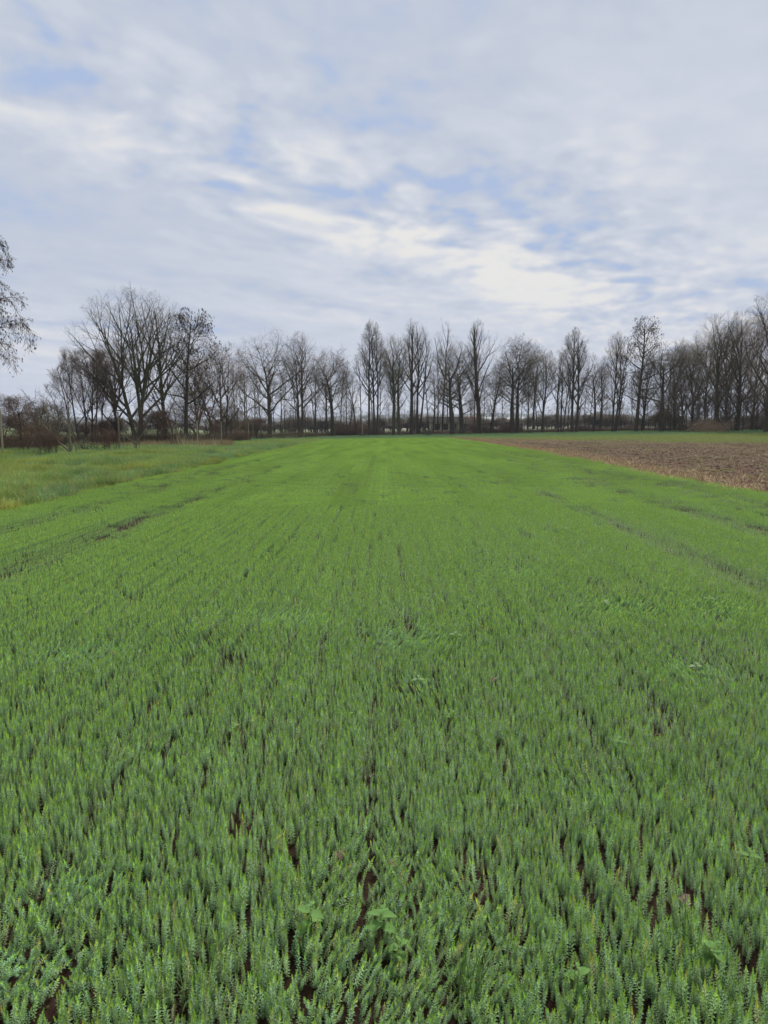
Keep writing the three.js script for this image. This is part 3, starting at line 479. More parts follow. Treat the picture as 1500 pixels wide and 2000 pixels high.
// ------------------------------------------------------------------ the tree belt
const BELT = 'bare trees of the tree belt';
const trees = [
  // left group
  { x: -27.2, d: 40, H: 18.6, R: 5.5, kind: 'weeping', near: 1, seed: 3, tw: 0.0115, dens: 1.15, clumps: 0.3, bit: 0.75, r: 0.26, label: 'bare tree with drooping catkin branches reaching in at the left edge' },
  { px: 168, d: 66, topY: 690, w: 130, kind: 'coppice', seed: 21, dens: 1.25, r: 0.13, stems: [[-0.9, 0, -0.30, 0.9], [-0.5, 0.3, -0.16, 1], [0, 0, -0.05, 1], [0.4, -0.3, 0.06, 1], [0.8, 0.2, 0.14, 0.95], [1.2, 0, 0.24, 0.85]], twig: M.twigBrown, base: 0.22, label: 'fan-shaped coppiced tree of many stems left of the big forked tree' },
  { px: 272, d: 68, topY: 572, w: 165, kind: 'ash', seed: 33, dens: 0.82, r: 0.32, bark: M.barkGreen, twig: M.twigGrey, base: 0.16, stems: [[-0.3, 0, -0.10, 0.97], [0.05, 0.2, -0.02, 1], [0.3, 0.1, 0.06, 0.95]], label: 'tallest tree of the left group, its bare crown forked low' },
  { px: 226, d: 74, topY: 668, w: 120, kind: 'ash', seed: 37, r: 0.2, twig: M.twigBrown, label: 'bare brown-twigged tree behind the low-forked tall tree on the left' },
  { px: 322, d: 76, topY: 592, w: 90, kind: 'poplar', seed: 45, r: 0.25, base: 0.2, twig: M.twigOlive, bark: M.barkGreen, label: 'upright bare tree just right of the tall low-forked tree' },
  { px: 362, d: 72, topY: 612, w: 120, kind: 'alder', seed: 52, lean: 0.055, clumps: 0.25, r: 0.24, label: 'bare tree with dark cone-hung top leaning right over the left thicket' },
  { px: 340, d: 80, topY: 700, w: 110, kind: 'bush', seed: 58, dens: 0.85, r: 0.12, stems: [[-1, 0, -0.2, 0.9], [0, 0, 0, 1], [1, 0, 0.15, 0.95]], twig: M.twigBrown, label: 'dense twiggy tree filling the gap under the dark cone-hung top' },
  { px: 428, d: 84, topY: 668, w: 110, kind: 'ash', seed: 63, dens: 1.15, r: 0.2, base: 0.15, stems: [[-0.5, 0, -0.08, 0.95], [0.2, 0, 0.02, 1], [0.7, 0, 0.12, 0.9]], twig: M.twigBrown, label: 'bushy several-stemmed bare tree at the right end of the left thicket' },
  { px: 480, d: 98, topY: 705, w: 80, kind: 'thin', seed: 66, r: 0.14, twig: M.twigOlive, bark: M.barkGreen, label: 'slim greenish tree between the left thicket and the wide oak-like tree' },
  // the belt, from left to right
  { px: 527, d: 108, topY: 645, w: 118, kind: 'oak', seed: 71, r: 0.36, base: 0.3, dens: 0.9, label: 'wide bare tree with low arching limbs, leftmost big tree of the belt' },
  { px: 548, d: 122, topY: 722, w: 46, kind: 'thin', seed: 74, r: 0.13, label: 'short thin tree close right of the leftmost big tree' },
  { px: 588, d: 112, topY: 652, w: 74, kind: 'ash', seed: 82, r: 0.32, base: 0.34, stems: [[-0.25, 0, -0.13, 0.94], [0.2, 0, 0.02, 1]], label: 'two-stemmed bare tree forking in a V near its base' },
  { px: 615, d: 121, topY: 700, w: 48, kind: 'thin', seed: 88, r: 0.15, lean: 0.04, label: 'thin leaning tree between the V-forked tree and the flat-topped tree' },
  { px: 650, d: 116, topY: 672, w: 72, kind: 'oak', seed: 94, r: 0.4, base: 0.42, dens: 1.1, label: 'flat-topped round crown on a straight thick trunk left of centre' },
  { px: 640, d: 125, topY: 730, w: 40, kind: 'thin', seed: 97, r: 0.12, label: 'slender stem standing against the straight thick flat-topped tree' },
  { px: 696, d: 120, topY: 712, w: 46, kind: 'thin', seed: 101, r: 0.13, lean: -0.09, label: 'thin left-leaning tree just left of the tall many-stemmed tree' },
  { px: 727, d: 117, topY: 628, w: 58, kind: 'poplar', seed: 108, r: 0.26, base: 0.32, stems: [[-0.5, 0, -0.03, 1], [0.3, 0.2, -0.01, 0.97], [0.8, -0.2, 0.04, 0.9]], twig: M.twigGrey, label: 'tall narrow tree of several straight stems at the photo centre' },
  { px: 769, d: 115, topY: 655, w: 62, kind: 'ash', seed: 117, r: 0.42, base: 0.38, dens: 1.05, bark: M.barkGreen, twig: M.twigOlive, stems: [[0, 0, 0, 1], [0.9, 0.2, 0.03, 0.92]], label: 'paired thick trunks with a twiggy upright crown right of centre' },
  { px: 803, d: 118, topY: 625, w: 52, kind: 'poplar', seed: 124, r: 0.34, base: 0.36, dens: 0.7, twig: M.twigGrey, label: 'tall sparse slender tree left of the pair of leaning stems' },
  { px: 815, d: 120, topY: 632, w: 66, kind: 'poplar', seed: 131, r: 0.28, base: 0.4, dens: 0.7, twig: M.twigGrey, stems: [[0, 0, 0.03, 1], [0.3, 0, 0.17, 0.86]], label: 'tall sparse tree of two stems, one leaning far right' },
  { px: 864, d: 128, topY: 628, w: 48, kind: 'poplar', seed: 138, r: 0.2, dens: 0.6, twig: M.twigGrey, label: 'thin tall top rising behind the broad dense pair of crowns' },
  { px: 846, d: 123, topY: 715, w: 60, kind: 'thin', seed: 141, r: 0.18, lean: 0.06, label: 'small forked tree left of the broad dense crown' },
  { px: 884, d: 113, topY: 660, w: 98, kind: 'oak', seed: 152, r: 0.47, base: 0.38, dens: 1.0, twig: M.twigOlive, label: 'broad dense crown on a thick pale trunk, left of a close pair' },
  { px: 902, d: 118, topY: 663, w: 84, kind: 'oak', seed: 159, r: 0.45, base: 0.34, dens: 1.1, label: 'thick dark trunk, right of a close pair of broad dense crowns' },
  { px: 937, d: 116, topY: 622, w: 76, kind: 'poplar', seed: 166, r: 0.42, base: 0.3, dens: 0.8, lean: 0.015, twig: M.twigGrey, label: 'tallest pointed tree of the belt right of centre, one heavy trunk' },
  { px: 930, d: 114, topY: 730, w: 40, kind: 'thin', seed: 169, r: 0.2, lean: 0.12, label: 'slanting stem leaning against the tallest pointed tree' },
  { px: 958, d: 119, topY: 712, w: 56, kind: 'thin', seed: 173, r: 0.22, lean: 0.1, label: 'right-leaning forked tree right of the tallest pointed tree' },
  { px: 1000, d: 114, topY: 652, w: 74, kind: 'oak', seed: 181, r: 0.42, base: 0.4, dens: 1.15, label: 'domed dense crown on the left trunk of two parallel trunks' },
  { px: 1011, d: 116, topY: 660, w: 78, kind: 'oak', seed: 188, r: 0.38, base: 0.4, dens: 1.1, twig: M.twigOlive, label: 'domed dense crown on the right trunk of two parallel trunks' },
  { px: 1040, d: 122, topY: 672, w: 50, kind: 'ash', seed: 195, r: 0.2, base: 0.3, label: 'upright slim tree right of the two parallel trunks' },
  { px: 1060, d: 117, topY: 676, w: 54, kind: 'ash', seed: 199, r: 0.22, base: 0.25, twig: M.twigOlive, label: 'rounded upright tree left of the gap in the belt' },
  { px: 1095, d: 115, topY: 688, w: 44, kind: 'coppice', seed: 203, r: 0.2, stems: [[-0.3, 0, -0.06, 0.95], [0.1, 0, 0, 1], [0.4, 0, 0.07, 0.9]], twig: M.twigGrey, label: 'narrow several-stemmed tree right of the gap in the belt' },
  { px: 1117, d: 113, topY: 645, w: 62, kind: 'poplar', seed: 211, r: 0.32, base: 0.24, dens: 1.05, twig: M.twigGrey, stems: [[0, 0, 0, 1], [0.7, 0.2, 0.03, 0.95]], label: 'tall brush-shaped tree with ascending branches right of the gap' },
  { px: 1160, d: 117, topY: 675, w: 58, kind: 'oak', seed: 218, r: 0.26, base: 0.3, dens: 0.95, label: 'medium forked tree right of the brush-shaped tree' },
  { px: 1172, d: 121, topY: 700, w: 40, kind: 'thin', seed: 221, r: 0.18, lean: 0.06, label: 'slim leaning companion of the medium forked tree' },
  { px: 1198, d: 113, topY: 650, w: 56, kind: 'poplar', seed: 227, r: 0.24, base: 0.26, stems: [[-0.2, 0, -0.01, 1], [0.1, 0.1, 0.06, 0.95], [0.4, 0, 0.13, 0.8]], label: 'tall narrow tree of three spreading stems left of the layered tree' },
  { px: 1242, d: 110, topY: 626, w: 70, kind: 'alder', seed: 234, r: 0.32, lean: 0.045, clumps: 0.4, label: 'tall tree with layered level branches standing above its neighbours on the right' },
  { px: 1254, d: 114, topY: 690, w: 56, kind: 'ash', seed: 238, r: 0.26, lean: 0.05, twig: M.twigBrown, label: 'leaning trunk beside the tall layered tree' },
  { px: 1293, d: 108, topY: 653, w: 90, kind: 'oak', seed: 245, r: 0.42, base: 0.22, dens: 1.08, twig: M.twigOlive, label: 'heavy dense tree with a low side limb right of the layered tree' },
  { px: 1318, d: 116, topY: 665, w: 70, kind: 'ash', seed: 249, r: 0.24, base: 0.15, twig: M.twigBrown, label: 'brownish twiggy tree behind the heavy dense tree' },
  { px: 1352, d: 110, topY: 672, w: 80, kind: 'ash', seed: 255, r: 0.26, base: 0.12, dens: 1.2, twig: M.twigOlive, label: 'dense tree left of the arched brush pile' },
  { px: 1398, d: 104, topY: 616, w: 104, kind: 'ash', seed: 262, r: 0.36, base: 0.16, dens: 1.08, twig: M.twigOlive, bark: M.barkGreen, label: 'large rounded bare tree above the arched brush pile' },
  { px: 1440, d: 102, topY: 612, w: 96, kind: 'ash', seed: 269, r: 0.34, base: 0.14, dens: 1.08, twig: M.twig, label: 'large bare tree second from the right edge' },
  { px: 1496, d: 92, topY: 582, w: 110, kind: 'ash', seed: 276, r: 0.34, base: 0.12, dens: 1.08, twig: M.twigBrown, label: 'tallest bare tree cut by the right edge' },
  { px: 1330, d: 120, topY: 672, w: 80, kind: 'ash', seed: 301, r: 0.2, base: 0.1, twig: M.twigOlive, label: 'bare tree in the second row left of the large rounded tree' },
  { px: 1376, d: 118, topY: 648, w: 80, kind: 'ash', seed: 303, r: 0.22, base: 0.1, twig: M.twigBrown, label: 'bare tree in the second row behind the arched brush pile' },
  { px: 1420, d: 116, topY: 628, w: 80, kind: 'ash', seed: 305, r: 0.22, base: 0.1, twig: M.twig, label: 'bare tree in the second row between the two large right-hand trees' },
  { px: 1468, d: 112, topY: 618, w: 90, kind: 'ash', seed: 307, r: 0.22, base: 0.1, twig: M.twigOlive, label: 'bare tree in the second row left of the tallest right-edge tree' },
  { px: 385, d: 86, topY: 700, w: 110, kind: 'ash', seed: 311, r: 0.18, base: 0.1, twig: M.twigOlive, label: 'bare tree in the second row behind the pale round post' },
  { px: 1560, d: 96, topY: 585, w: 120, kind: 'ash', seed: 283, r: 0.34, base: 0.12, dens: 0.8, twig: M.twigOlive, label: 'bare tree just outside the right edge' },
];
trees.forEach(t => plantTree({ group: BELT, ...t }));
console.log('trees done');

// thin trees standing behind the belt
{
  const R = rng(71), protos = [0, 1, 2, 3].map(k => plantTree({ x: -26 + k * 9.3, d: 130 + k * 3, H: 11 + k * 1.3, R: 1.9, r: 0.12, kind: k % 2 ? 'thin' : 'coppice', seed: 700 + k, dens: 0.8, name: 'background_tree', label: 'thin bare tree in the shade behind the front trunks of the belt', group: 'thin trees behind the belt' }));
  for (let k = 0; k < 60; k++) {
    const o = protos[k % 4].clone(); o.name = numbered('background_tree'); o.userData = { ...protos[0].userData };
    const px = 455 + k * 18 + (R() - 0.5) * 16, d = 123 + 20 * R(), x = across(px, d); o.position.set(x, ground(x, -d), -d); o.rotation.y = R() * 6.28; const s = 0.75 + 0.5 * R(); o.scale.set(s * (0.8 + 0.3 * R()), s, s); scene.add(o);
  }
}
// bushes and thickets: many thin stems from one root
const bushes = [
  { px: 40, d: 47, H: 3.6, R: 2.6, seed: 801, twig: M.twigBrown, dens: 1.0, label: 'dark tangled bush by the stake at the left edge' },
  { px: 84, d: 50, H: 3.1, R: 2.0, seed: 803, twig: M.twigOlive, dens: 1.0, label: 'rounded dark bush left of the leaning pruned tree' },
  { px: -20, d: 52, H: 4.6, R: 2.8, seed: 805, twig: M.twigBrown, dens: 1.2, label: 'tall thin bush behind the left edge stake' },
  { px: 110, d: 58, H: 4.4, R: 1.7, seed: 807, twig: M.twigGrey, dens: 0.8, label: 'loose bare shrub behind the leaning pruned tree' },
  { px: 205, d: 64, H: 2.6, R: 2.6, seed: 809, twig: M.twigRed, dens: 1.2, label: 'reddish thicket under the coppiced tree' },
  { px: 305, d: 66, H: 3.2, R: 2.6, seed: 811, twig: M.twigBrown, dens: 1.2, label: 'brown thicket right of the tall low-forked tree' },
  { px: 352, d: 74, H: 4.4, R: 3.0, seed: 813, twig: M.twigBrown, dens: 1.0, label: 'dark thicket below the leaning cone-hung tree' },
  { px: 402, d: 76, H: 4.0, R: 3.0, seed: 815, twig: M.twigBrown, dens: 1.0, label: 'dark thicket behind the pair of pale fence stakes' },
  { px: 450, d: 84, H: 4.2, R: 2.8, seed: 817, twig: M.twigOlive, dens: 1.2, label: 'low thicket right of the pair of pale fence stakes' },
  { px: 500, d: 96, H: 3.0, R: 2.6, seed: 819, twig: M.twigBrown, dens: 1.2, label: 'scrub left of the wide tree with arching limbs' },
  { px: 1345, d: 104, H: 5.2, R: 3.0, seed: 821, twig: M.twigOlive, dens: 1.0, label: 'dark scrub left of the arched brush pile' },
  { px: 1395, d: 106, H: 6.2, R: 3.4, seed: 823, twig: M.twig, dens: 1.0, label: 'dark scrub directly behind the arched brush pile' },
  { px: 1440, d: 101, H: 6.0, R: 3.2, seed: 825, twig: M.twigOlive, dens: 1.0, label: 'dark scrub right of the arched brush pile' },
  { px: 1486, d: 96, H: 5.6, R: 3.0, seed: 827, twig: M.twigBrown, dens: 1.0, label: 'dark scrub under the tallest tree at the right edge' },
  { px: 1530, d: 92, H: 5.6, R: 3.0, seed: 829, twig: M.twigBrown, dens: 1.0, label: 'dark scrub beyond the right edge' },
  { px: 1300, d: 112, H: 3.6, R: 2.6, seed: 831, twig: M.twigBrown, dens: 1.2, label: 'scrub under the heavy dense tree on the right' },
];
for (const b of bushes) plantTree({ kind: 'bush', name: 'bush', category: 'bush', group: 'bushes and thickets', r: 0.06, tw: 0.007, stems: [[-0.5, 0.2, -0.35, 0.85], [-0.2, -0.3, -0.15, 1], [0.2, 0.3, 0.1, 1], [0.5, -0.1, 0.3, 0.9], [0.05, 0, 0, 1]].map(s => [s[0] * b.R * 0.5, s[1] * b.R, s[2], s[3]]), ...b });
const shrubs = [
  [42, 39, 1.5, 'leftmost small reddish shrub, beside the edge stake'], [80, 38, 1.5, 'small reddish shrub in front of the rounded dark bush'], [99, 37.5, 1.3, 'small dark-stemmed shrub nearest the leaning pruned tree'],
  [195, 44, 1.5, 'small reddish shrub midway between the two leaning pruned trees'], [216, 45, 1.4, 'small reddish shrub touching the tall middle stake'], [340, 56, 1.2, 'small reddish shrub left of the pale dry grass clump'],
];
shrubs.forEach(([px, d, H, label], k) => plantTree({ px, d, H, R: 0.6, r: 0.02, tw: 0.004, kind: 'bush', seed: 850 + k, dens: 0.7, name: 'fruit_shrub', category: 'shrub', twig: M.twigRed, bark: M.twigRed, group: 'small bare shrubs on the verge', label, stems: [[-0.1, 0, -0.3, 0.9], [0, 0.1, -0.1, 1], [0.08, -0.1, 0.15, 1], [0.15, 0, 0.35, 0.85]] }));

// shrubs filling in under and behind the belt
{
  const R = rng(171), stems = [[-0.7, 0.2, -0.22, 0.85], [-0.2, -0.3, -0.08, 1], [0.3, 0.3, 0.06, 0.95], [0.8, -0.1, 0.2, 0.85]];
  const protos = [0, 1, 2].map(k => plantTree({ px: 560 + k * 130, d: 124 + k * 2, H: 5.2 + k * 0.7, R: 2.0, r: 0.06, tw: 0.009, kind: 'bush', seed: 760 + k, dens: 0.74, stems, twig: [M.twig, M.twigOlive, M.twigBrown][k], name: 'understory_shrub', category: 'shrub', label: 'bare twiggy shrub growing among the trunks under the belt', group: 'shrubs under the belt' }));
  for (let k = 0; k < 44; k++) {
    const o = protos[k % 3].clone(); o.name = numbered('understory_shrub'); o.userData = { ...protos[0].userData };
    const right = k >= 28, px = right ? 1255 + (k - 28) * 18 + (R() - 0.5) * 14 : 470 + k * 28 + (R() - 0.5) * 22, d = right ? 102 + 16 * R() : 120 + 16 * R(), x = across(px, d); o.position.set(x, ground(x, -d), -d); o.rotation.y = R() * 6.28; const q = (0.7 + 0.55 * R()) * (right ? 1.35 : 1); o.scale.set(q * (0.9 + 0.3 * R()), q, q); scene.add(o);
  }
}
// hedge scrub at the foot of the belt
{
  const hedge = stuffGroup('bramble_scrub', 'low brown bramble scrub along the foot of the tree belt', 'scrub'), R = rng(83), clumpGeo = k => {
    const r = rng(870 + k), t = new Tubes();
    for (let i = 0; i < 60; i++) { const a = r() * 6.28, rr = r() * 0.7, p = V(Math.cos(a) * rr, -0.05, Math.sin(a) * rr), pts = [p], rad = [0.006], d = V((r() - 0.5) * 1.0, 1, (r() - 0.5) * 1.0).normalize(); for (let s = 1; s <= 4; s++) { d.x += (r() - 0.5) * 0.5; d.z += (r() - 0.5) * 0.5; d.y -= 0.12; d.normalize(); pts.push(pts[s - 1].clone().addScaledVector(d, 0.32 + 0.16 * r())); rad.push(0.0055 - s * 0.0009); } t.add(pts, rad, 3); }
    return t.geo();
  };
  const geos = [0, 1, 2, 3].map(clumpGeo), pts = [];
  for (let k = 0; k < 1500; k++) { const px = 440 + R() * 1120, d = 118.5 + 7 * R() - 10 * sstep(1200, 1500, px) + (px < 520 ? -8 : 0), x = across(px, d), v = 0.75 + 0.5 * R(); pts.push([x, -d, [1 + 0.3 * R(), 0.3 + 1.1 * R() * sstep(0.25, 0.75, vnoise(px * 0.03, 4, 18)) + 0.35 * R()], [v * 1.15, v, v]]); }
  for (let k = 0; k < 380; k++) { const px = -60 + R() * 540, d = 62 + (px > 260 ? 14 : 0) + 9 * R() - (px < 100 ? 12 : 0), x = across(px, d), v = 0.8 + 0.5 * R(); pts.push([x, -d, [1, 0.6 + 0.5 * R()], [v * 1.15, v, v * 0.9]]); }
  scatter(hedge, 'bramble_stems', geos, std(0.085, 0.066, 0.047), pts);
  const dry = stuffGroup('dry_grass', 'tawny dead grass along the left thicket', 'grass'), pd = [];
  for (let k = 0; k < 900; k++) { const px = 130 + R() * 320, d = 56 + 16 * R(), x = across(px, d), v = 0.8 + 0.4 * R(); pd.push([x, -d, [1.4, 1.2 + 1.2 * R()], [v, v * 0.95, v * 0.85]]); }
  scatter(dry, 'grass_tufts', [1, 2].map(k => tuft(580 + k, 40, 0.3, 0.3, [[0.26, 0.2, 0.11], [0.2, 0.15, 0.085], [0.32, 0.26, 0.15]], 0.006, 2, 0.6)), M.straw, pd);
}

// ------------------------------------------------------------------ stakes, pruned trees, brush piles
function stake(px, d, h, r, mat, label) {
  const x = across(px, d), y = ground(x, -d), g = thing('fence_stake', label, 'stake', [x, y, -d], hash2(px, 1, 1) * 3, 'stakes and fence posts'), t = new Tubes(), R = rng(px), l = (R() - 0.5) * 0.04;
  t.add([V(0, -0.2, 0), V(l * 0.4, h * 0.4, 0), V(l, h - 0.03, 0.01), V(l, h, 0.01), V(l, h + 0.002, 0.01)], [r, r * 0.97, r * 0.93, r * 0.8, 0.001], 8);
  part(g, 'post', t.geo(), mat); const b = new Tubes(); b.add([V(r * 0.9, h * 0.82, 0), V(r * 1.6, h * 0.82, 0.01), V(r * 1.9, h * 0.8, 0.01)], [0.012, 0.011, 0.003], 5); part(g, 'wire_staple', b.geo(), M.dark);
}
stake(2, 39, 2.6, 0.06, M.stake, 'tall pale stake at the very left edge');
stake(135, 40, 2.6, 0.07, M.stakeGreen, 'mossy thick stake behind the left leaning pruned tree');
stake(231, 46, 2.65, 0.05, M.stakeGreen, 'tall dark middle stake between the two leaning pruned trees');
stake(241, 60, 2.6, 0.04, M.stakeGreen, 'thin stake just right of the tall middle stake');
stake(345, 60, 2.2, 0.04, M.stakeGreen, 'thin stake left of the pale dry grass clump');
stake(385, 66, 2.3, 0.065, M.stake, 'pale round post behind the dry grass clump, left of a pair');
stake(432, 74, 2.3, 0.05, M.stake, 'pale thin post, right of the pair by the left thicket');
stake(485, 88, 2.4, 0.05, M.stake, 'pale post beside the fallen branches');
stake(494, 90, 2.2, 0.04, M.stakeGreen, 'thin grey post right beside another post at the fallen branches');
stake(708, 112, 2.4, 0.06, M.stake, 'pale post on the grass margin left of the many-stemmed tree');
stake(1040, 112, 2.2, 0.05, M.stakeGreen, 'dark post on the margin right of the two parallel trunks');

function prunedTree(px, d, label, limbsList, seed) {
  const x = across(px, d), g = thing('pruned_tree', label, 'tree', [x, ground(x, -d), -d], 0, 'leaning pruned trees'), R = rng(seed), tw = new Tubes();
  limbsList.forEach(([pts, r0, r1, nm]) => {
    const c = new THREE.CatmullRomCurve3(pts.map(p => V(...p))), n = 10, P = c.getPoints(n), t = new Tubes(); t.add(P, P.map((_, k) => lerp(r0, r1, k / n)), 7); part(g, nm, t.geo(), nm === 'trunk' ? M.bark : M.barkPale);
    for (let k = nm === 'trunk' ? 8 : 3; k <= n; k++) for (let j = 0; j < 3; j++) {
      const d0 = V(R() - 0.5, 0.7 + 0.5 * R(), R() - 0.5).normalize(), L = 0.5 + 0.9 * R(), q = [P[k].clone()], rad = [0.009]; for (let s = 1; s <= 4; s++) { d0.x += (R() - 0.5) * 0.3; d0.z += (R() - 0.5) * 0.3; d0.normalize(); q.push(q[s - 1].clone().addScaledVector(d0, L / 4)); rad.push(0.009 - s * 0.0016); } tw.add(q, rad, 3);
      for (let s = 1; s < 4; s++) { const e = V(d0.x + R() - 0.5, d0.y * 0.8, d0.z + R() - 0.5).normalize(), b = q[s].clone(); tw.add([b, b.clone().addScaledVector(e, 0.2), b.clone().addScaledVector(e, 0.4 + 0.2 * R())], [0.005, 0.004, 0.002], 3); }
    }
  });
  part(g, 'twigs', tw.geo(), M.twigGrey, 'stuff');
}
prunedTree(149, 38, 'left leaning pruned tree with a dark foot and one long slanting limb', [
  [[[0, -0.1, 0], [-0.2, 0.12, 0], [-0.42, 0.25, 0]], 0.07, 0.06, 'trunk'], [[[-0.4, 0.24, 0], [-0.9, 0.7, 0.05], [-1.35, 1.15, 0.05], [-1.5, 1.9, 0], [-1.7, 2.9, 0]], 0.055, 0.02, 'limb'],
  [[[-0.05, 0.05, 0], [-0.15, 0.8, -0.05], [-0.3, 1.5, 0], [-0.28, 2.2, 0.1]], 0.045, 0.018, 'limb'], [[[-1.1, 0.9, 0.05], [-0.95, 1.7, 0], [-1.0, 2.4, -0.1]], 0.03, 0.012, 'limb'], [[[-1.4, 1.3, 0.05], [-1.9, 1.9, 0], [-2.3, 2.8, 0]], 0.03, 0.012, 'limb']], 911);
prunedTree(273, 46, 'right leaning pruned tree with a dark foot below the tall forked tree', [
  [[[0, -0.1, 0], [-0.25, 0.15, 0], [-0.4, 0.25, 0]], 0.06, 0.05, 'trunk'], [[[-0.2, 0.5, 0], [-0.55, 0.7, 0], [-0.9, 0.95, 0], [-0.95, 1.6, 0]], 0.05, 0.02, 'limb'],
  [[[-0.3, 0.1, 0], [-0.2, 0.9, 0], [-0.15, 1.9, 0.05], [-0.1, 2.9, 0]], 0.045, 0.015, 'limb'], [[[-0.1, 0.8, 0], [0.3, 1.4, 0], [0.7, 2.1, 0.1], [0.9, 2.6, 0]], 0.035, 0.012, 'limb'], [[[-0.05, 0.0, 0], [-0.1, 0.8, 0.1], [-0.4, 1.7, 0]], 0.035, 0.014, 'limb']], 913);

function brushPile(px, d, w, h, seed, mat, label, n, name = 'brush_pile') {
  const x = across(px, d), g = thing(name, label, 'brush pile', [x, ground(x, -d), -d], 0, 'piles of cut branches'), R = rng(seed), tw = new Tubes();
  for (let k = 0; k < n; k++) {
    const a0 = R() * 6.28, r0 = Math.sqrt(R()) * w * 0.5, p = V(Math.cos(a0) * r0, 0.02 + h * 0.75 * R() * (1 - r0 / w), Math.sin(a0) * r0 * 0.6), dr = V(R() - 0.5, (R() - 0.35) * 0.6, (R() - 0.5) * 0.6).normalize(), L = 0.8 + 1.3 * R(), pts = [p], rad = [0.014]; 
    for (let s = 1; s <= 4; s++) { dr.y += (R() - 0.55) * 0.3; dr.x += (R() - 0.5) * 0.3; dr.normalize(); const q = pts[s - 1].clone().addScaledVector(dr, L / 4); q.y = Math.max(0.02, q.y); pts.push(q); rad.push(0.013 - s * 0.0022); } tw.add(pts, rad, 3);
  }
  part(g, 'branches', tw.geo(), mat, 'stuff'); return g;
}
const bough = (g, pts, r0, r1, mat) => { const P = new THREE.CatmullRomCurve3(pts.map(p => V(...p))).getPoints(12), t = new Tubes(); t.add(P, P.map((_, k) => lerp(r0, r1, k / 12)), 6); part(g, 'bough', t.geo(), mat); };
{
  const strawTwig = std(0.30, 0.215, 0.14), a = brushPile(1385, 97, 6.2, 2.6, 921, strawTwig, 'arched pale brown brush pile at the edge of the right scrub', 620);
  bough(a, [[-3.2, 0.1, 0.3], [-2.0, 1.2, 0.4], [-0.8, 1.9, 0.4], [0.3, 2.1, 0.3]], 0.09, 0.03, M.barkPale); bough(a, [[0.9, 1.9, 0.3], [1.9, 1.0, 0.5], [2.7, -0.05, 0.8]], 0.08, 0.05, M.bark); bough(a, [[-3.4, 0.7, 0.2], [-2.4, 0.9, 0.5], [-1.2, 1.1, 0.6]], 0.06, 0.02, M.bark); bough(a, [[1.2, 0.4, 0.2], [1.5, 1.8, 0.2], [1.3, 2.8, 0.2]], 0.05, 0.02, M.barkPale);
  const b = brushPile(560, 99, 9, 1.9, 925, M.twigOlive, 'long heap of felled branches in front of the V-forked tree', 520);
  bough(b, [[-6.6, 0.35, 0.2], [-4.5, 0.4, 0.3], [-2.2, 0.6, 0.2], [0.5, 1.0, 0.1]], 0.07, 0.03, M.barkPale); bough(b, [[-1.5, 0.5, 0.3], [-0.2, 1.3, 0.3], [1.8, 1.6, 0.2]], 0.05, 0.02, M.barkPale); bough(b, [[-4.4, 0.1, 0.6], [-3.0, 0.3, 0.6], [-1.2, 0.9, 0.5]], 0.05, 0.02, M.barkPale);
  const c = brushPile(448, 82, 4, 1.2, 927, M.twigOlive, 'small heap of cut branches by the thin pale posts', 120); bough(c, [[-2.6, 0.5, 0], [-0.8, 1.4, 0.1], [0.6, 2.2, 0]], 0.05, 0.02, M.barkPale);
}
// low evergreen bushes on the far margin
[[835, 104, 0.9, 'small dark leafy bush on the margin left of the broad dense crowns'], [904, 112, 1.4, 'rounded grey-green bush below the broad dense pair'], [917, 108, 0.8, 'small tawny bush beside the rounded grey-green bush'], [1035, 107, 0.9, 'small dark bush at the foot of the margin post'], [706, 110, 0.7, 'small scrubby plant at the foot of the pale margin post'], [164, 45, 0.9, 'little dark green bush between the left pruned tree and the shrubs']].forEach(([px, d, h, label], k) => {
  const x = across(px, d), g = thing('low_bush', label, 'bush', [x, ground(x, -d), -d], 0, 'low leafy bushes'), R = rng(940 + k), f = new Faces(), t = new Tubes();
  for (let s = 0; s < 7; s++) { const a = R() * 6.28, q = V(Math.cos(a) * h * 0.45, h * (0.6 + 0.4 * R()), Math.sin(a) * h * 0.45); t.add([V(0, -0.05, 0), q.clone().multiplyScalar(0.5), q], [0.02, 0.015, 0.006], 4); }
  for (let s = 0; s < 420; s++) { const a = R() * 6.28, e = Math.acos(1 - R()), r = h * (0.35 + 0.4 * Math.sqrt(R())) * (0.8 + 0.4 * vnoise(a * 1.2, e * 2, k)); f.leaf([Math.cos(a) * Math.sin(e) * r, 0.05 + Math.cos(e) * r * 1.25, Math.sin(a) * Math.sin(e) * r], R() * 6.28, R() * 1.2, 0.10, 0.03, tint(k === 2 ? [0.2, 0.15, 0.08] : [0.075, 0.095, 0.05], R, 0.3)); }
  part(g, 'stems', t.geo(), M.bark); part(g, 'leaves', f.geo(), M.grass, 'stuff');
});
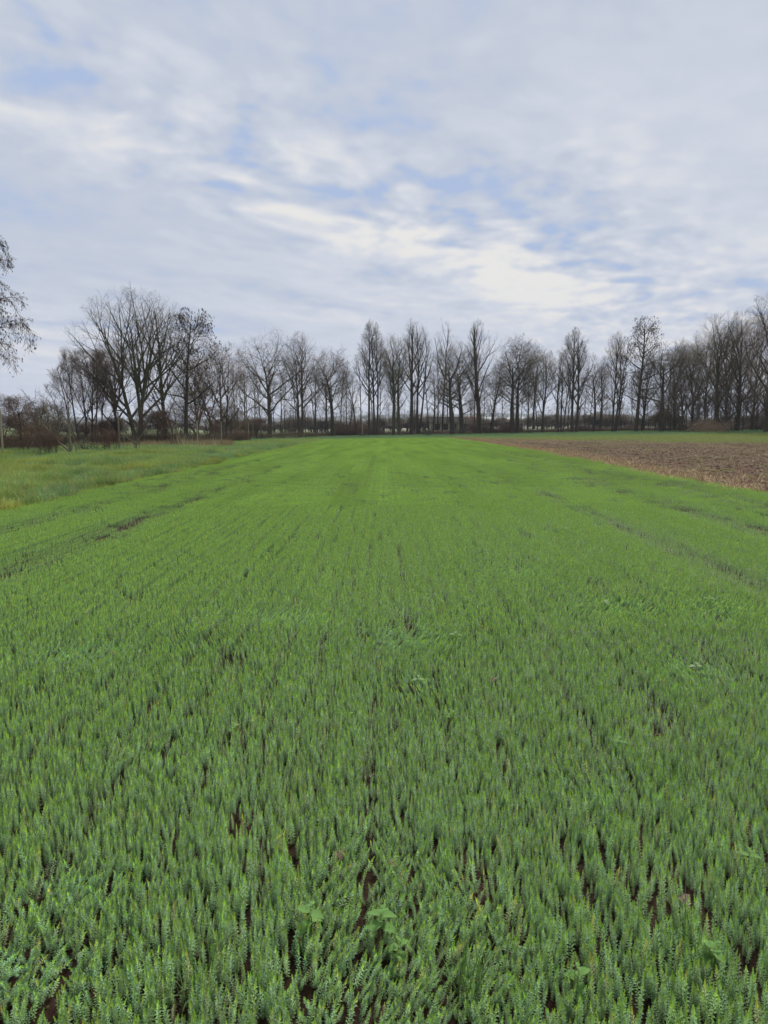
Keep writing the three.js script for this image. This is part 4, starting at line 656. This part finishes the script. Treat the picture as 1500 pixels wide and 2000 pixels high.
// the pale dry grass clump on the verge
{
  const x = across(383, 55), g = thing('dry_grass_clump', 'pale upright clump of dead grass stalks on the left verge', 'grass clump', [x, ground(x, -55), -55]), stalks = new Faces(), base = new Faces(), R = rng(961);
  for (let k = 0; k < 150; k++) stalks.blade([(R() - 0.5) * 3.6, 0, (R() - 0.5) * 1.6], R() * 6.28, 0.1 + 0.5 * R(), 0.7 + 0.9 * R(), 0.010, tint(R() < 0.6 ? [0.42, 0.36, 0.24] : [0.3, 0.27, 0.16], R, 0.2), 3);
  for (let k = 0; k < 420; k++) base.blade([(R() - 0.5) * 3.8 + 0.6, 0, 0.9 + (R() - 0.5) * 1.6], R() * 6.28, 0.8 + 0.6 * R(), 0.25 + 0.35 * R(), 0.008, tint([0.40, 0.33, 0.15], R, 0.2), 2);
  part(g, 'stalks', stalks.geo(), M.straw, 'stuff'); part(g, 'matted_base', base.geo(), M.straw, 'stuff');
}

// ------------------------------------------------------------------ weeds among the seedlings
function broadLeaf(L, W, col, R, teeth = 7) {                        // an ovate toothed leaf along +x, cupped along its midrib and drooping
  const f = new Faces(), n = 9, mid = [], l = [], r = [];
  for (let k = 0; k <= n; k++) { const t = k / n, w = W * Math.pow(Math.sin(Math.PI * Math.pow(t, 0.72)), 0.85) * (k % 2 && k < n ? 1.1 : 0.94), y = -L * 0.42 * t * t; mid.push([t * L, y, 0]); l.push([t * L + (k % 2 ? -0.02 * L : 0.02 * L), y + w * 0.22, w]); r.push([t * L + (k % 2 ? -0.02 * L : 0.02 * L), y + w * 0.22, -w]); }
  for (let k = 0; k < n; k++) { const c = tint(col, R, 0.06); f.tri(mid[k], l[k], l[k + 1], c); f.tri(mid[k], l[k + 1], mid[k + 1], c); f.tri(mid[k], r[k + 1], r[k], c); f.tri(mid[k], mid[k + 1], r[k + 1], c); }
  const g = f.geo(); g.deleteAttribute('normal'); for (let k = 0, c = g.attributes.color; k < c.count; k++) c.setXYZ(k, ...col); const m = mergeVertices(g, 1e-5); m.computeVertexNormals(); return m;
}
const weedMat = leafy({ clearcoat: 0 }), stemMat = std(0.17, 0.18, 0.07, 0.8);
function nettle(px, py, h, size, label, seed, pairs = 3, col = [0.12, 0.235, 0.06]) {
  const [x, z] = onGround(px, py, h), R = rng(seed), g = thing('broadleaf_weed', label, 'weed', [x, ground(x, z), z], R() * 6.28, 'broad-leaved weeds in the crop'), t = new Tubes();
  t.add([V(0, -0.02, 0), V(0.004, h * 0.5, 0.003), V(0, h, 0)], [0.003, 0.0025, 0.001], 6); part(g, 'stem', t.geo(), stemMat);
  for (let k = 0; k < pairs; k++) for (let s = 0; s < 2; s++) {
    const L = size * (1 - 0.3 * k / pairs) * (k === pairs - 1 ? 0.5 : 1), m = part(g, 'leaf', broadLeaf(L, L * 0.33, col, R), weedMat);
    m.position.set(0, h * (0.55 + 0.44 * k / (pairs - 1)), 0); m.rotation.set(0, k * Math.PI / 2 + s * Math.PI + (R() - 0.5) * 0.5, 0); m.rotateZ(0.15 + 0.35 * R() - (k === 0 ? 0.3 : 0));
  }
}
nettle(605, 1765, 0.130, 0.054, 'pale nettle-like weed left of the bare hollow near the bottom', 1001);
nettle(744, 1775, 0.130, 0.057, 'pale nettle-like weed above the bare hollow at bottom centre', 1002, 4);
nettle(778, 1832, 0.097, 0.038, 'small nettle-like weed right below the bottom centre one', 1003);
nettle(775, 1868, 0.065, 0.038, 'lowest broad leaf of the bottom centre weeds', 1004, 2);
nettle(457, 1412, 0.094, 0.048, 'pale broad-leaved weed in the left middle of the field', 1005);
nettle(680, 1388, 0.094, 0.038, 'light broad-leaved weed left of centre, beyond a gap', 1006);
nettle(880, 1386, 0.099, 0.043, 'light broad-leaved weed right of centre, middle distance', 1007);
nettle(817, 1320, 0.094, 0.053, 'whitish broad-leaved weed at a gap, centre of the field', 1008, 3, [0.17, 0.27, 0.11]);
nettle(1465, 1660, 0.099, 0.043, 'yellowish broad-leaved weed near the right edge', 1009);
nettle(545, 1635, 0.088, 0.038, 'yellow-green broad-leaved weed left of the fallen brown leaf', 1010, 2, [0.2, 0.3, 0.06]);
nettle(1395, 1840, 0.104, 0.051, 'broad-leaved weed low in the bottom right', 1011);
nettle(1130, 1888, 0.104, 0.045, 'broad-leaved weed right of the grass tuft at the bottom', 1012);
nettle(990, 1552, 0.094, 0.038, 'broad-leaved weed in the right half, middle of the near rows', 1013);
nettle(1210, 1440, 0.099, 0.043, 'broad-leaved weed in the right middle of the field', 1014);
nettle(1360, 1295, 0.088, 0.062, 'whitish broad-leaved weed at a gap near the right side', 1015, 3, [0.19, 0.28, 0.12]);
nettle(1185, 1172, 0.094, 0.057, 'whitish weed farther off in the right half', 1016, 3, [0.19, 0.28, 0.12]);
nettle(1385, 1165, 0.094, 0.057, 'whitish weed farther off near the right edge', 1017, 3, [0.19, 0.28, 0.12]);
nettle(890, 1235, 0.094, 0.057, 'whitish weed at the laid patch just right of centre', 1018, 3, [0.17, 0.27, 0.11]);
[[920, 1880, 0.26, 'dark green grass tuft among the bottom seedlings right of centre'], [1345, 1810, 0.24, 'thin grass tuft at the bottom right'], [375, 1885, 0.2, 'grass tuft at the bottom left'], [1320, 1500, 0.24, 'grass tuft in the right half of the near rows']].forEach(([px, py, h, label], k) => {
  const [x, z] = onGround(px, py, 0.1), g = thing('grass_tuft', label, 'grass tuft', [x, ground(x, z), z], 0, 'grass tufts in the crop'); part(g, 'blades', tuft(1040 + k, 34, 0.05, h, [[0.09, 0.17, 0.04], [0.11, 0.2, 0.05]], 0.0022, 4, 0.8), M.grass, 'stuff');
});
[[664, 1658, 0.05, 'dry brown fallen leaf in a gap below centre'], [965, 1322, 0.06, 'russet fallen leaf in the middle of the field'], [1330, 1745, 0.05, 'dry brown fallen leaf near the bottom right'], [762, 1688, 0.04, 'small brown leaf fragment left of bottom centre gap']].forEach(([px, py, s, label], k) => {
  const [x, z] = onGround(px, py, 0.06), R = rng(1060 + k), g = thing('fallen_leaf', label, 'leaf', [x, ground(x, z) + 0.055, z], R() * 6, 'fallen leaves'); const b = part(g, 'blade', broadLeaf(s, s * 0.4, [0.085, 0.06, 0.036], R), M.straw); b.rotation.set(0.2, 0, 0.3); const t = new Tubes(); t.add([V(0, 0, 0), V(-0.01, -0.04, 0), V(-0.015, -0.09, 0)], [0.0015, 0.0012, 0.0008], 4); part(g, 'stalk', t.geo(), M.twigBrown);
});

// ------------------------------------------------------------------ far off, seen between the trunks
{
  const hillGeo = (d, base, amp, seed, x0, x1) => {
    const p = [], idx = [], n = 120, rows = 5; for (let j = 0; j <= rows; j++) for (let i = 0; i <= n; i++) { const x = lerp(x0, x1, i / n), h = (base + amp * (fbm(x / 700, seed, 4, seed) - 0.45) * 2) * Math.sin(j / rows * Math.PI / 2); p.push(x, h - 2 + (j ? (hash2(i, j, seed) - 0.5) * 5 : 0), -d - j * 130); }
    for (let j = 0; j < rows; j++) for (let i = 0; i < n; i++) { const a = j * (n + 1) + i; idx.push(a, a + 1, a + n + 1, a + 1, a + n + 2, a + n + 1); }
    const g = new THREE.BufferGeometry(); g.setAttribute('position', new THREE.Float32BufferAttribute(p, 3)); g.setIndex(idx); g.computeVertexNormals(); return g;
  };
  top('wooded_hills', hillGeo(1900, 38, 22, 5, -2600, 2600), std(0.05, 0.062, 0.05, 1), 'structure', 'low blue-grey wooded hills seen between the trunks', 'hills');
  top('near_hills', hillGeo(1000, 11, 9, 9, -1500, 1500), std(0.05, 0.058, 0.04, 1), 'structure', 'darker wooded rise in front of the far hills', 'hills');
  // a pale ploughed field beyond the belt
  top('far_field', sheet(range(-40, 300, 40), range(-260, -480, 8), x => x, 0.03, 6), std(0.25, 0.23, 0.17, 1), 'structure', 'pale field strip far beyond the tree belt', 'field');
  function house(px, d, w, h, rh, wall, roof, label, turn) {
    const x = across(px, d), g = thing('far_house', label, 'house', [x, ground(x, -d), -d], turn, 'far buildings'), dep = w * 0.6;
    const wg = new THREE.BoxGeometry(w, h, dep); wg.translate(0, h / 2, 0); part(g, 'wall', wg, wall);
    const s = new THREE.Shape([new THREE.Vector2(-dep / 2 - 0.4, 0), new THREE.Vector2(dep / 2 + 0.4, 0), new THREE.Vector2(0, rh)]), rg = new THREE.ExtrudeGeometry(s, { depth: w + 0.8, bevelEnabled: false }); rg.rotateY(Math.PI / 2); rg.translate(-w / 2 - 0.4, h + 0.003, 0);
    const rf = part(g, 'roof', rg, roof); const c = new THREE.BoxGeometry(0.8, 1.6, 0.8); c.translate(w * 0.25, h + rh, 0); part(rf, 'chimney', c, roof);
    for (let k = 0; k < 3; k++) { const wn = new THREE.BoxGeometry(1.1, 1.3, 0.1); wn.translate((k - 1) * w * 0.28, h * 0.6, dep / 2 + 0.03); part(g, 'window', wn, std(0.03, 0.035, 0.045, 0.2)); }
  }
  const white = std(0.68, 0.66, 0.62), red = std(0.27, 0.085, 0.055), slate = std(0.07, 0.07, 0.075), pale = std(0.5, 0.52, 0.54);
  house(924, 330, 8, 3.0, 2.6, white, red, 'far white house with a red roof between the trunks right of centre', 0.2);
  house(983, 380, 22, 3.4, 2.4, pale, pale, 'far long pale shed left of the two parallel trunks', -0.1);
  house(1110, 450, 20, 4, 3.5, white, slate, 'far white house under the brush-shaped tree', 0.1);
  house(1172, 520, 30, 5, 4, pale, slate, 'far wide building with a dark roof right of the medium forked tree', 0.0);
  house(758, 420, 18, 3.5, 3, white, slate, 'far low house left of the paired thick trunks', -0.2);
  house(868, 150, 6.5, 2.2, 1.3, std(0.34, 0.31, 0.26), std(0.02, 0.02, 0.022), 'low shed with a near-black roof behind the broad dense crowns', 0.05);
  // woods far behind, one mass of bare crowns
  const wood = stuffGroup('far_wood', 'far-off bare wood seen low between the trunks', 'wood'), R = rng(97), clump = seed => { const r = rng(seed), t = new Tubes(); for (let k = 0; k < 260; k++) { const a = r() * 6.28, e = Math.acos(1 - 1.3 * r()), q = V(Math.cos(a) * Math.sin(e) * 3.4, 4.5 + Math.cos(e) * 4.2, Math.sin(a) * Math.sin(e) * 3.4), s = V(0, 2.2 + r() * 2, 0); t.add([s, s.clone().lerp(q, 0.5).add(V(r() - 0.5, r() * 0.6, r() - 0.5)), q], [0.09, 0.06, 0.02], 3); } t.add([V(0, -0.3, 0), V(0.1, 2.5, 0), V(0, 7, 0)], [0.25, 0.2, 0.05], 5); return t.geo(); };
  const pts = []; for (let k = 0; k < 1100; k++) { const d = 200 + 480 * R(), px = 60 + R() * 1460, x = across(px, d), band = fbm(px * 0.006, d * 0.004, 2, 61); if (band < 0.4) continue; const v = 0.8 + 0.4 * R(); pts.push([x, -d, [0.8 + 1.0 * R(), 0.3 + 0.45 * R() * R() + 0.1 * R()], [v, v, v]]); }
  scatter(wood, 'crowns', [1, 2, 3].map(k => clump(1100 + k)), M.twigGrey, pts);
}
scene.fog = new THREE.FogExp2(new THREE.Color().setRGB(0.78, 0.85, 1.0), 0.00022);

let tris = 0; scene.traverse(o => { if (o.isMesh && !o.isInstancedMesh) tris += (o.geometry.index ? o.geometry.index.count : o.geometry.attributes.position.count) / 3; });
console.log('triangles', tris);
renderer.render(scene, camera);
